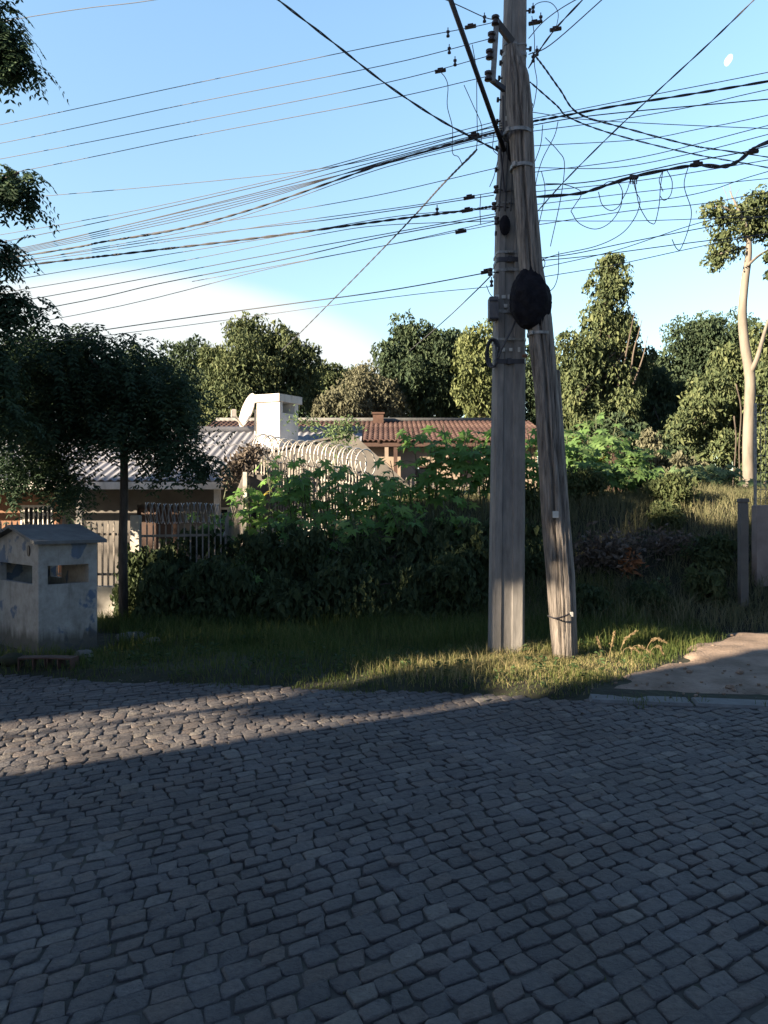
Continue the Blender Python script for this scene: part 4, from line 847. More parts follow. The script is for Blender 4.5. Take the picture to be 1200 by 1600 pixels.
# rotated block whose near corner is at px 438
def cbx(mb, a0, a1, b0, b1, z0, z1):
    ax = np.array([-math.cos(R(22)), math.sin(R(22))*.9]); bx2 = np.array([math.cos(R(52)), math.sin(R(52))])
    vv = [(cb[0]+ax[0]*a+bx2[0]*b, 17.5+ax[1]*a+bx2[1]*b, z) for z in (z0, z1) for a, b in ((a0, b0), (a1, b0), (a1, b1), (a0, b1))]
    mb.add(vv, [(0, 1, 2, 3), (7, 6, 5, 4), (4, 5, 1, 0), (5, 6, 2, 1), (6, 7, 3, 2), (7, 4, 0, 3)])
zc1 = pz(627, 17.5); zc0 = 2.3
cbx(ch, 0, .62, 0, .62, zc0, zc1-.26); cbx(ch, 0, .62, 0, .10, zc1-.26, zc1); cbx(ch, 0, .62, .50, .62, zc1-.26, zc1); cbx(ch, .52, .62, .10, .50, zc1-.26, zc1)
chm = ch.build('chimney', M['white'], h1)
ch = MB(); cbx(ch, -.03, .70, -.05, .72, zc1+.002, pz(615, 17.5)); ch.build('cap', M['white'], chm)
# dish
dk = thing('satellite_dish', 'pale satellite dish on bracket to the left of the white chimney', 'satellite dish', P(402, 700, 18.7))
dc = P(391, 643, 18.7); nrm = unit(np.array([-.80, -.52, .30])); s1_ = unit(np.cross(nrm, np.array([0, 0, 1.]))); s2_ = np.cross(s1_, nrm); G = []
for i in range(9):
    r_ = .42*i/8; G.append([dc+s1_*r_*math.cos(a)*.95+s2_*r_*1.08*math.sin(a)+nrm*(.10*(i/8)**2) for a in np.linspace(0, 2*math.pi, 29)])
G = np.array(G); g = MB(); g.grid(G); g.grid((G-nrm*.02)[:, ::-1]); g.grid(np.stack([G[-1], G[-1]-nrm*.02])); g.build('reflector', M['dish'], dk, smooth=True)
g = MB(); g.tube([dc-s2_*.42+nrm*.1, P(366, 648, 18.4)], .03, 7); g.build('feed_arm', M['dish'], dk)
g = MB(); g.box(P(365, 646, 18.4), (.12, .12, .2), rz=.3, bev=.02); g.build('receiver', M['dish'], dk)
g = MB(); g.tube([P(399, 700, 18.7), P(399, 640, 18.7), dc-nrm*.03], .03, 8); g.build('mast', M['dish'], dk)
# gable wall / annexe with sloping parapet right of the fence
an = thing('annexe', 'grey gable-ended annexe with pale sloping edge behind the razor wire', 'annexe', (-.8, 17.4, .5))
gp = P(548, 680, 16.9); g1 = P(642, 766, 16.9); g2 = P(392, 712, 16.9); g = MB(); zb_ = .4
for yy_ in (16.9,):
    vv = [(g2[0], yy_, zb_), (g1[0], yy_, zb_), (g1[0], yy_, g1[2]), (gp[0], yy_, gp[2]), (g2[0], yy_, g2[2])]
    v2 = [(x, y+.4, z) for x, y, z in vv]; g.add(vv+v2, [(0, 1, 2, 3, 4), (9, 8, 7, 6, 5), (1, 6, 7, 2), (4, 9, 5, 0)])
g.build('gable_wall', M['dimwall'], an)
g = MB(); bar(g, gp+np.array([0, .2, .03]), g1+np.array([.06, .2, -.02]), .07, .52); bar(g, gp+np.array([0, .2, .028]), g2+np.array([-.06, .2, .02]), .05, .5); g.build('sloping_coping', M['dimwall'], an)
# terracotta house
h2 = thing('house', 'long house with terracotta tile roof and beige wall behind the poles', 'house', (0, 25, 1))
ye, yr = 23.5, 27.5; z_e = pz(689, ye); z_r = pz(659, yr); tx0, tx1 = P(310, 0, 25)[0], P(848, 0, 25)[0]
g = MB(); courses = 11; pitch = .17
for k in range(courses):
    t0, t1 = k/courses, (k+1.12)/courses; X_ = np.arange(tx0, tx1, pitch/8); prof_ = .055*np.abs(np.sin(math.pi*X_/pitch))
    rows_ = []
    for t_, dz in ((t0, .035), (t0, .0), (min(t1, 1), 0)) if False else ((t0, .03), (min(t1, 1), 0)):
        rows_.append(np.stack([X_, np.full_like(X_, ye+(yr-ye)*t_), z_e+(z_r-z_e)*t_+prof_+dz], 1))
    rows_ = [rows_[0]-np.array([0, 0, .05])]+rows_
    g.grid(np.array(rows_)[:, ::-1])
X_ = np.arange(tx0, tx1, pitch/8); prof_ = .055*np.abs(np.sin(math.pi*X_/pitch)); g.grid(np.stack([np.stack([X_, np.full_like(X_, yr), z_r+prof_], 1), np.stack([X_, np.full_like(X_, yr+4), z_e+prof_], 1)])[:, ::-1])
g.build('roof', M['terra'], h2, smooth=False)
g = MB(); g.tube([(tx0, yr, z_r+.06), (tx1-1.0, yr, z_r+.06)], .09, 10); g.build('ridge_cap', M['kerb'], h2, smooth=True)
g = MB(); wall_open(g, tx0+.3, tx1-.4, .2, z_e+.06, [(P(648, 0, 24.5)[0], P(672, 0, 24.5)[0], 2.0, 3.1)], 24.1, .2); g.box((tx0+.4, 27.4, 2), (.2, 5.3, 3.6)); g.box((tx1-.5, 27.4, 2), (.2, 5.3, 3.6)); g.build('wall', M['beige'], h2)
g = MB(); wx0, wx1 = P(648, 0, 24.5)[0], P(672, 0, 24.5)[0]
for bx_ in (((wx0+wx1)/2, 3.07, wx1-wx0, .06), ((wx0+wx1)/2, 2.03, wx1-wx0, .06), (wx0+.03, 2.55, .06, .98), (wx1-.03, 2.55, .06, .98)): g.box((bx_[0], 24.05, bx_[1]), (bx_[2]-.004, .16, bx_[3]-.004))
wn = g.build('window', M['darkwood'], h2); g = MB(); g.box(((wx0+wx1)/2, 24.12, 2.55), (wx1-wx0-.1, .01, .9)); g.build('pane', M['glass'], wn)
g = MB()
for x in np.arange(tx0+.5, tx1-.2, .62): g.box((x, ye+.24, z_e+.0), (.07, .46, .10))
g.box(((tx0+tx1)/2, ye+.10, z_e-.11), (tx1-tx0-.3, .08, .12)); g.build('eaves', M['darkwood'], h2)
for px_ in (604, 618, 700, 745):
    g = MB(); q = P(px_, 0, ye+.15); g.box((q[0], ye+.15, 2.2), (.12, .12, 3.1), bev=.01); g.build('porch_post', M['darkwood' if px_ == 618 else 'beige'], h2)
g = MB(); q = P(591, 656, 27.0); g.box((q[0], 27, z_r+.02), (.38, .38, .36)); g.box((q[0], 27, z_r+.23), (.46, .46, .06)); g.build('chimney', M['brick'], h2)
# low shed roof glimpsed right of the wood pole
g = MB(); a = P(876, 672, 23.0); b2 = P(925, 690, 23.0)
g.box(((a[0]+b2[0])/2+.4, 23.4, 2.7), (1.9, 1.3, 2.0)); sh = g.build('shed', M['darkwood'], loc=(a[0]+.9, 23.4, 1.8)); tag(sh, 'dark low shed glimpsed just right of the wooden pole', 'shed')
g = MB(); g.box(((a[0]+b2[0])/2+.4, 23.4, 3.76), (2.2, 1.6, .08), tilt=Vector((0, 0, 1)).to_track_quat('Z', 'Y').to_matrix()); g.build('roof', M['darkwood'], sh)

# right edge: post, wall pillar, wire mesh fence
q = P(1161, 800, 10.4); g = MB(); g.box((q[0], 10.4, 1.0), (.105, .105, 1.46), bev=.012); g.box((q[0], 10.4, 1.76), (.12, .12, .06), bev=.01)
tag(g.build('post', M['dimwall'], loc=(q[0], 10.4, .35)), 'thin dark concrete post on the grassy bank near right edge', 'post')
q = P(1200, 800, 10.9); g = MB(); g.box((q[0]+.65, 10.9, 1.0), (1.7, .16, 1.40), bev=.01); pw_ = g.build('wall', M['bank'], loc=(q[0], 10.9, .3)); tag(pw_, 'pinkish plastered wall cut off by the right edge', 'wall')
mf = thing('mesh_fence', 'tall grey wire mesh fence above the pink wall at right edge', 'fence', (q[0], 11.3, 1.2)); g = MB()
mx0 = P(1181, 0, 11.3)[0]
for k in range(26): g.tube([(mx0+k*.075, 11.3, .6), (mx0+k*.075, 11.3, pz(636, 11.3))], .005, 4)
for k in range(20): g.tube([(mx0, 11.306, .9+k*.13), (mx0+1.9, 11.306, .9+k*.13)], .004, 4)
g.build('mesh', M['strap'], mf)
g = MB(); g.tube([(mx0, 11.32, .3), (mx0, 11.32, pz(630, 11.3))], .024, 8); g.build('post', M['strap'], mf)

# ------------------------------------------------------------------ background trees
BG = 'trees behind the houses'
def bt(label, L_, Y, mat, bx, leaf=.15, dens=1.0, clump=.52, droop=.8, tr=.2, name='vine_covered_tree', rough=.26, zb=None, maxn=90000, bark='bark'):
    q = P(bx, 700, Y); return tree(name, label, px_lobes(L_, Y), (q[0], Y, zb if zb is not None else gz(q[0], Y)), M_key(mat), leaf, dens, clump, droop, tr, BG, rough=rough, maxn=maxn, bark=bark)
def M_key(k): return k
bt('dark rounded tree just left of the tall leafy tree behind chimney', [(300, 580, 42, 50), (262, 600, 34, 45), (335, 585, 26, 50, -1), (290, 640, 50, 45)], 36, 'l_dark', 300)
bt('tall broad sunlit tree rising directly behind the white chimney', [(408, 530, 40, 36), (385, 580, 52, 45, -1), (450, 565, 40, 42), (360, 620, 45, 50, -2), (430, 620, 60, 50), (475, 600, 24, 42, 1), (340, 560, 24, 24)], 33, 'l_olive', 415, tr=.3)
bt('low dusty olive bush-like tree right of the chimney', [(575, 615, 38, 36), (548, 632, 30, 26, -1), (605, 640, 32, 28), (520, 640, 28, 22, -1)], 30, 'l_grey', 575, tr=.14, leaf=.12)
bt('small pale tree tucked in the gap between two larger trees', [(513, 590, 22, 26), (500, 620, 26, 30)], 38, 'l_olive', 508, tr=.14, name='leafy_tree')
bt('wide tree draped in vines left of the poles', [(650, 530, 36, 34), (630, 580, 38, 42, -1), (690, 548, 34, 36), (670, 610, 52, 48), (615, 560, 22, 28), (705, 600, 30, 50, 1)], 32, 'l_dark', 665, tr=.28)
bt('yellow green vine draped tree immediately left of the concrete pole', [(748, 540, 32, 30), (740, 600, 28, 48, -1), (775, 560, 34, 44), (760, 630, 30, 30)], 30, 'l_yellow', 750, tr=.2)
bt('dark tree glimpsed between and behind the two poles', [(830, 590, 34, 50), (850, 640, 36, 46)], 34, 'l_dark', 838, tr=.2, name='leafy_tree')
tw = bt('tall slim tower-like tree smothered in vines right of the poles', [(957, 425, 24, 26), (948, 470, 28, 36), (942, 520, 40, 38), (905, 560, 34, 40, -1), (975, 520, 24, 34), (935, 590, 52, 52), (905, 640, 40, 48, -1.5), (985, 575, 28, 42, 1), (950, 650, 40, 40, -1)], 30, 'l_olive', 945, tr=.3, clump=.42)
bt('round dark tree on skyline behind the pale trunk', [(1085, 545, 48, 38), (1130, 530, 44, 38), (1050, 580, 40, 45), (1110, 600, 60, 50), (1030, 640, 40, 50, -1)], 36, 'l_dark', 1095, tr=.3, name='leafy_tree')
bt('dark lower tree right of the slim vine tower', [(1015, 600, 34, 40), (1010, 655, 40, 50), (1050, 690, 44, 36, -2)], 33, 'l_dark', 1015, tr=.2, name='leafy_tree')
bt('sunlit vine covered tree just left of the pale trunk', [(1135, 570, 26, 36), (1110, 620, 34, 40, -1), (1085, 655, 32, 34, -1.5), (1150, 620, 26, 60), (1120, 690, 34, 34, -1)], 27, 'l_olive', 1130, tr=.2)
bt('tree filling the right edge behind the mesh fence', [(1195, 560, 30, 60), (1205, 640, 36, 70, -1), (1190, 720, 34, 50)], 26, 'l_olive', 1200, tr=.2)
bt('shadowy undergrowth tree below the slim vine tower', [(975, 690, 50, 40), (1030, 720, 40, 36), (920, 690, 34, 36)], 28, 'l_dark', 980, tr=.14, name='leafy_tree')
bt('low leafy thicket under the trees right of the castor clump', [(985, 755, 40, 24), (1040, 762, 36, 20, 1), (1090, 758, 40, 22), (930, 752, 40, 24, 1), (880, 745, 36, 26)], 25, 'l_dark', 1000, tr=.06, name='thicket', leaf=.12)
bt('low leafy thicket around the base of the cream trunk', [(1130, 758, 36, 22), (1175, 752, 30, 26, 1), (1220, 745, 40, 30)], 25.5, 'l_olive', 1150, tr=.06, name='thicket', leaf=.12)
bt('brown tinted dry shrub tree beneath the dark lower tree', [(1040, 735, 30, 28), (1075, 745, 26, 24), (1015, 700, 18, 30)], 24, 'l_grey', 1045, tr=.1, leaf=.11)
bt('dark distant tree closing the gap behind the terracotta roof', [(490, 612, 60, 40), (560, 618, 70, 40), (640, 605, 60, 55), (720, 590, 50, 60), (770, 620, 50, 70)], 42, 'l_dark', 560, tr=.2, name='leafy_tree', leaf=.2)
bt('dark distant tree far right beyond the pale trunk', [(1060, 640, 80, 80), (1160, 640, 70, 80), (960, 650, 60, 60), (880, 610, 40, 60)], 42, 'l_dark', 1080, tr=.2, name='leafy_tree', leaf=.22)
bt('distant tree behind the left street tree', [(120, 600, 90, 50), (30, 590, 80, 60), (210, 600, 60, 50)], 40, 'l_dark', 120, tr=.3, name='leafy_tree', leaf=.2)
bt('distant tree outside the left edge', [(-120, 590, 90, 70), (-260, 600, 90, 60), (-180, 700, 130, 60)], 40, 'l_olive', -160, tr=.3, name='leafy_tree', leaf=.24)
bt('distant tree outside the right edge', [(1330, 570, 90, 90), (1460, 600, 90, 80), (1290, 710, 90, 70), (1420, 720, 100, 70)], 32, 'l_olive', 1380, tr=.3, name='leafy_tree', leaf=.24)
g = MB()
for a in ([(985, 590), (990, 550), (998, 520), (1003, 500)], [(975, 570), (985, 520), (992, 485)], [(990, 600), (1004, 560), (1012, 525)], [(945, 590), (965, 565), (985, 540)], [(905, 585), (930, 575), (950, 560), (962, 550)], [(900, 592), (928, 582), (948, 570)], [(968, 610), (966, 580), (972, 550)]):
    c_ = spline([P(x, y, 29.0) for x, y in a], 5); g.tube(c_, list(np.linspace(.045, .012, len(c_))), 5)
g.build('bare_branch', M['l_deadgrey'], tw, smooth=True)
# pale trunk tree
pt = thing('pale_trunk_tree', 'tall tree with bare cream trunk and airy crown at right', 'tree', (P(1170, 0, 21)[0], 21, gz(P(1170, 0, 21)[0], 21)))
YT = 21.0
tp_ = [P(1171, 790, YT), P(1170, 765, YT), P(1169, 700, YT), P(1171, 640, YT), P(1172, 590, YT), P(1164, 540, YT), P(1160, 490, YT), P(1164, 440, YT), P(1170, 395, YT), P(1170, 360, YT), P(1176, 325, YT)]
g = MB(); g.tube(spline(tp_, 5), list(np.interp(np.linspace(0, 1, 51), [0, .1, .4, .75, 1], [.20, .16, .145, .10, .035])), 14); g.build('trunk', M['palebark'], pt, smooth=True)
g = MB()
for a in ([(1172, 585), (1183, 560), (1196, 515), (1210, 470), (1222, 420)], [(1168, 415), (1185, 400), (1205, 388), (1230, 375)], [(1170, 370), (1155, 340), (1135, 325), (1115, 322)], [(1170, 385), (1150, 390), (1130, 395), (1115, 400)], [(1173, 345), (1190, 325), (1200, 310)], [(1170, 360), (1150, 320), (1140, 298)], [(1165, 350), (1145, 345), (1125, 350)]):
    q = spline([P(x, y, YT+random.uniform(-.3, .3)) for x, y in a], 5); g.tube(q, list(np.linspace(.085 if a[0][1] > 500 else .045, .012, len(q))), 8)
for a in ([(1138, 318), (1135, 305), (1130, 292)], [(1142, 316), (1143, 302), (1140, 288)], [(1150, 322), (1150, 306), (1155, 296)]):
    g.tube(spline([P(x, y, YT) for x, y in a], 4), .008, 5)
g.build('limb', M['palebark'], pt, smooth=True)
lob = px_lobes([(1118, 328, 22, 13), (1140, 345, 30, 14), (1168, 335, 26, 20), (1192, 325, 26, 22), (1165, 362, 34, 12), (1128, 372, 24, 12), (1120, 402, 24, 14), (1140, 392, 20, 10), (1195, 355, 24, 14), (1205, 400, 20, 8), (1210, 430, 16, 8), (1225, 370, 26, 20), (1178, 312, 16, 10)], YT, .9)
mk('crown', crown_leaves(lob, .11, .55, .22, .5, .35), 4, M['l_olive'], pt)
for k, (a, lb_) in enumerate([([(1157, 770), (1155, 700), (1158, 640), (1150, 600)], 'thin bare stem close on the left of pale trunk'), ([(1145, 760), (1150, 690), (1147, 650)], 'thin reddish bare stem further left of pale trunk')]):
    g = MB(); g.tube(spline([P(x, y, 22.5) for x, y in a], 5), .022, 6); tag(g.build('sapling_stem', M['bark'], loc=P(a[0][0], a[0][1], 22.5), smooth=True), lb_, 'sapling', 'bare stems by the pale trunk')

# ------------------------------------------------------------------ near trees on the left: pinnate fronds
def fronds(centres, n_per, ln=.34, leaf=.055, spread=.25, droop=.8, pairs=7):
    cs = np.repeat(np.asarray(centres, float), n_per, 0); n = len(cs); cs = cs+RNG.normal(0, spread, (n, 3))*np.array([1, 1, .7])
    th = RNG.uniform(0, 2*math.pi, n); d = np.stack([np.cos(th), np.sin(th), RNG.uniform(-.2, .5, n)], 1); L_ = ln*RNG.uniform(.6, 1.2, n); out = []
    for i in range(pairs):
        t_ = (i+.6)/pairs; p = cs+d*(L_*t_)[:, None]; p[:, 2] -= droop*L_*t_*t_
        tan = unit(d+np.array([0, 0, -1])*2*droop*t_); sd_ = unit(np.cross(tan, np.array([0, 0, 1.])))
        for s_ in (-1, 1):
            ax = unit(sd_*s_+tan*.5+np.array([0, 0, -.35])+RNG.normal(0, .15, (n, 3))); l = leaf*RNG.uniform(.8, 1.25, n); c = p+ax*(l*.5)[:, None]
            out.append(leaf_quads(c, ax, unit(np.cross(ax, tan)+RNG.normal(0, .2, (n, 3))), l, l*.38, .1))
    return np.concatenate(out)
def lobe_pts(lobes, step):
    o = []
    for (cx, cy, cz, rx, ry, rz) in lobes:
        n = int(rx*ry*rz*4.19/(step**3))+6; d = unit(RNG.normal(0, 1, (n, 3)))*(RNG.random((n, 1))**.45); o.append(np.array([cx, cy, cz])+d*np.array([rx, ry, rz]))
    return np.concatenate(o)
st = thing('street_tree', 'dark street tree with slim bare trunk standing before the fence at left', 'tree', (P(191, 950, 10.3)[0], 10.3, 0))
g = MB(); tpp = [P(192, 985, 10.3), P(193, 950, 10.3), P(192, 850, 10.3), P(194, 760, 10.3), P(193, 690, 10.3), P(190, 640, 10.3), P(180, 590, 10.4)]; g.tube(spline(tpp, 5), list(np.linspace(.07, .04, 31)), 10); g.build('trunk', M['bark'], st, smooth=True)
g = MB()
for a in ([(193, 690), (150, 650), (90, 610), (30, 590)], [(193, 670), (240, 630), (290, 600)], [(190, 650), (170, 600), (140, 560)], [(192, 660), (210, 600), (230, 560)], [(193, 700), (230, 690), (280, 690), (310, 700)], [(192, 690), (140, 680), (80, 690), (40, 700)]):
    q = spline([P(x, y, 10.3+k*random.uniform(-.25, .25)) for k, (x, y) in enumerate(a)], 5); g.tube(q, list(np.linspace(.04, .010, len(q))), 7)
g.build('limb', M['bark'], st, smooth=True)
SL = [(60, 580, 60, 62), (130, 570, 65, 50), (200, 585, 60, 55), (255, 620, 50, 55), (110, 640, 80, 45), (200, 660, 85, 38), (280, 660, 30, 40), (60, 655, 55, 42), (60, 720, 40, 40), (110, 740, 30, 42), (265, 705, 45, 26), (315, 720, 26, 15), (20, 620, 40, 50), (90, 530, 40, 22), (150, 530, 36, 14), (30, 730, 40, 30)]
lob = px_lobes(SL, 10.3, 1.5); mk('crown', fronds(lobe_pts(lob, .29), 9, .34, .08, .13, 1.0), 4, M['l_street'], st)
# second tree, nearer, trunk outside the frame
nt_ = thing('street_tree', 'overhanging dark feathery tree entering the sky at upper left edge', 'tree', (-5.6, 8.4, 0))
g = MB(); g.tube(spline([(-5.6, 8.4, -.3), (-5.6, 8.4, 1.5), (-5.5, 8.4, 3), (-5.4, 8.4, 4.6), (-5.3, 8.5, 6.2), (-5.2, 8.5, 7.6)], 5), list(np.linspace(.2, .06, 26)), 12); g.build('trunk', M['bark'], nt_, smooth=True)
g = MB()
for a, b in (((-5.5, 8.4, 3), P(10, 470, 8.4)), ((-5.4, 8.4, 4.4), P(30, 270, 8.3)), ((-5.3, 8.4, 4.8), P(10, 380, 8.4)), ((-5.3, 8.5, 6.2), P(20, 70, 8.3)), ((-5.5, 8.4, 3), P(20, 620, 8.6)), ((-5.4, 8.4, 4.5), (-7.2, 8, 6.2)), ((-5.3, 8.4, 5.5), (-6.6, 9, 7.5))): limb(g, a, b, .06, .012)
g.build('limb', M['bark'], nt_, smooth=True)
NL = [(-25, 25, 42, 44), (8, 62, 14, 20), (28, 92, 14, 5), (-10, 85, 20, 20), (-12, 285, 36, 22), (34, 290, 20, 14), (-8, 390, 26, 20), (-8, 480, 34, 26), (28, 470, 18, 14), (-20, 560, 40, 50), (-10, 650, 30, 40), (-110, 330, 50, 60), (-100, 520, 70, 80), (-110, 10, 70, 70), (-70, -90, 80, 60)]
lob = px_lobes(NL, 8.4, 1.0); mk('crown', fronds(lobe_pts(lob, .22), 10, .27, .08, .11, 1.0), 4, M['l_street'], nt_)

# ------------------------------------------------------------------ castor plants
def star_leaf(n_l=7):
    pts = []; a0 = -math.pi*.86; 
    for k in range(n_l):
        a = a0+2*(-a0)*k/(n_l-1); r_ = 1.0-.35*abs(k-(n_l-1)/2)/((n_l-1)/2); pts.append((a, r_))
        if k < n_l-1: pts.append((a+(-a0)/(n_l-1), .42))
    o = [(math.cos(a)*r_, math.sin(a)*r_, -.18*r_*r_) for a, r_ in pts]; return np.array([(0, 0, 0.02)]+o)
STAR = star_leaf(); SF = [(0, k, k+1) for k in range(1, len(STAR)-1)]
def castor(label, px, Y, ztop, nleaf, size, mat, group, stems=3, spread=.35, z0=None, yellow=0, name='castor_plant', cat='plant'):
    bx = (px-600)/F*Y; b = np.array([bx, Y, z0 if z0 is not None else gz(bx, Y)]); H = ztop-b[2]; t_ = thing(name, label, cat, b, group); sm = MB(); lm = MB(); ym = MB(); tips = []
    for s_ in range(stems):
        tpv = b+np.array([random.uniform(-1, 1)*spread, random.uniform(-1, 1)*spread*.8, H*random.uniform(.75, 1.0)]); c = spline([b+np.array([random.uniform(-.08, .08), random.uniform(-.08, .08), -.1]), (b+tpv)/2+np.array([random.uniform(-.08, .08), 0, .05]), tpv], 6)
        sm.tube(c, list(np.linspace(.018, .007, len(c))), 6); tips.append(c)
    for k in range(nleaf):
        c = random.choice(tips); i = int(len(c)*random.uniform(.38, 1.0)**.8)-1; i = max(1, min(len(c)-1, i)); th = random.uniform(0, 2*math.pi); l = random.uniform(.12, .32)*size/.2
        d = np.array([math.cos(th), math.sin(th), random.uniform(.0, .6)]); e = c[i]+d*l; sm.tube(spline([c[i], c[i]+d*l*.6+np.array([0, 0, .04]), e], 3), .004, 4)
        s_ = size*random.uniform(.6, 1.15); fw = Vector((d[0], d[1], -random.uniform(.2, 1.1))).normalized(); up = Vector((random.uniform(-.45, .45), random.uniform(-.5, .3)-.35, 1)); sd_ = up.cross(fw).normalized(); up = fw.cross(sd_)
        V = np.array([e+s_*(np.array(fw)*q[0]+np.array(sd_)*q[1]+np.array(up)*(q[2]+random.uniform(-.04, .04))) for q in STAR]); V[0] = e
        (ym if k < yellow else lm).add(V, SF)
    sm.build('stem', M['stem'], t_, smooth=True); lm.build('foliage', M[mat], t_)
    if yellow: tag(ym.build('yellowed_leaf', M['l_yel'], t_), 'leaf faded bright yellow')
    return t_
CG = 'castor plants on the bank'
for px, py, Y, n, sz, yl, lb_ in [(405, 735, 12.6, 26, .17, 0, 'broad-leaved plant beneath the chimney, leftmost on the bank'), (440, 712, 12.8, 30, .19, 1, 'tall broad-leaved plant in front of the sunlit fence left part'), (478, 715, 12.2, 30, .20, 0, 'broad-leaved plant with dark star leaves before the razor coil'), (520, 722, 12.7, 30, .2, 1, 'broad-leaved plant with one yellow leaf before the razor coil'),
        (560, 735, 12.2, 28, .2, 0, 'broad-leaved plant at the right end of razor coil'), (600, 752, 12.0, 26, .19, 0, 'lower broad-leaved plant below the sloping annexe edge'), (640, 742, 12.4, 30, .19, 0, 'broad-leaved plant just right of the sloping annexe edge'), (675, 695, 12.6, 40, .2, 0, 'tall bushy broad-leaved plant under the terracotta eaves'),
        (715, 690, 12.3, 44, .2, 0, 'tallest bushy broad-leaved plant left of the concrete pole'), (750, 692, 12.7, 40, .19, 0, 'bushy broad-leaved plant touching the concrete pole outline'), (795, 720, 12.8, 26, .18, 0, 'broad-leaved plant hidden partly behind the concrete pole'), (835, 695, 13.0, 34, .18, 0, 'broad-leaved plant seen between the two poles'),
        (430, 800, 11.6, 26, .16, 1, 'low plant with bright yellow leaf above dark shrubs, centre left'), (385, 870, 10.7, 18, .13, 2, 'low plant with clear yellow leaves in the dark shrubbery'), (500, 795, 11.4, 28, .17, 0, 'low broad-leaved plant in deep shade under the fence'), (570, 800, 11.2, 28, .17, 0, 'low broad-leaved plant in deep shade, centre'), (640, 800, 11.3, 28, .16, 0, 'low broad-leaved plant in shade left of concrete pole'), (710, 800, 11.3, 24, .15, 1, 'low shaded plant with yellow leaf beside concrete pole'), (340, 790, 11.9, 26, .15, 0, 'dark leafy plant between shaded fence and the bank')]:
    castor(lb_, px, Y, EYE+(HOR-py+(30 if px > 620 else 4))/F*Y, int(n*1.9), sz*1.0, 'l_castor', CG, stems=5, spread=.36, yellow=yl)
CG2 = 'sunlit castor plants right of the poles'
for px, py, Y, n, sz, yl, lb_ in [(890, 690, 14.5, 50, .2, 0, 'sunlit broad-leaved plant touching the wooden pole at right'), (925, 680, 15.2, 56, .2, 1, 'tall sunlit broad-leaved plant with orange yellow leaf, right of poles'), (960, 690, 14.8, 56, .2, 2, 'sunlit broad-leaved plant with yellow leaves in the middle of the clump'), (995, 710, 14.6, 50, .19, 0, 'sunlit broad-leaved plant at the right of the tall clump'),
        (910, 730, 13.9, 50, .18, 1, 'front sunlit plant with yellow leaf near wooden pole'), (970, 735, 14.0, 50, .18, 0, 'front sunlit plant, middle of the clump'), (1010, 745, 14.2, 36, .16, 0, 'small front plant at right end of clump'), (940, 655, 17.5, 40, .24, 0, 'tall rear plant rising above the sunlit clump'),
        (1065, 735, 16.0, 46, .17, 0, 'pale green plant left of the cream trunk, leftmost'), (1095, 740, 15.6, 44, .17, 0, 'pale green plant left of the cream trunk, middle'), (1130, 735, 16.0, 44, .17, 0, 'pale green plant nearest to the cream trunk'), (1180, 765, 15.0, 34, .15, 0, 'small pale green plant right of the cream trunk base')]:
    castor(lb_, px, Y, EYE+(HOR-py+10)/F*Y, int(n*1.4), sz, 'l_pale' if px > 1030 else 'l_castor2', CG2, stems=4, spread=.4, yellow=yl)
# light sprigs above the fence
def sprig(label, pxy, Y, n, mat='l_pale', leaf=.09, thick=.012, name='climbing_plant'):
    b = P(pxy[0][0], pxy[0][1], Y); t_ = thing(name, label, 'plant', b, 'sprays over the fence'); g = MB(); c = spline([P(x, y, Y+.05*k) for k, (x, y) in enumerate(pxy)], 8); g.tube(c, list(np.linspace(thick, thick*.3, len(c))), 5); g.build('stem', M['stem'], t_, smooth=True)
    k = RNG.integers(len(c)//3, len(c), n); p = c[k]+RNG.normal(0, .10, (n, 3)); ax = RNG.normal(0, 1, (n, 3))+np.array([0, 0, -.5]); l = leaf*RNG.uniform(.7, 1.4, n)
    mk('foliage', leaf_quads(p, ax, unit(RNG.normal(0, 1, (n, 3))+np.array([0, -.5, .5])), l, l*.45), 4, M[mat], t_)
sprig('long yellow green spray arching right of the chimney', [(520, 740), (522, 700), (508, 675), (480, 658), (450, 655)], 15.2, 160)
sprig('upright yellow green spray above the razor coil', [(522, 740), (528, 700), (530, 670), (548, 664), (560, 672)], 15.0, 190)
sprig('thin upright pale stem above the razor coil', [(520, 745), (521, 700), (522, 655)], 15.3, 30)
sprig('small green spray beside the terracotta ridge', [(540, 745), (545, 700), (535, 680), (515, 668)], 15.1, 130)
sprig('dry brown creeper hanging at the roof end left of chimney', [(392, 790), (380, 740), (385, 715), (400, 705)], 15.4, 420, 'l_deadgrey', .12, .02)
sprig('dry brown creeper spilling over the roof corner', [(350, 780), (358, 745), (372, 725), (390, 712)], 14.6, 420, 'l_deadgrey', .12, .02)
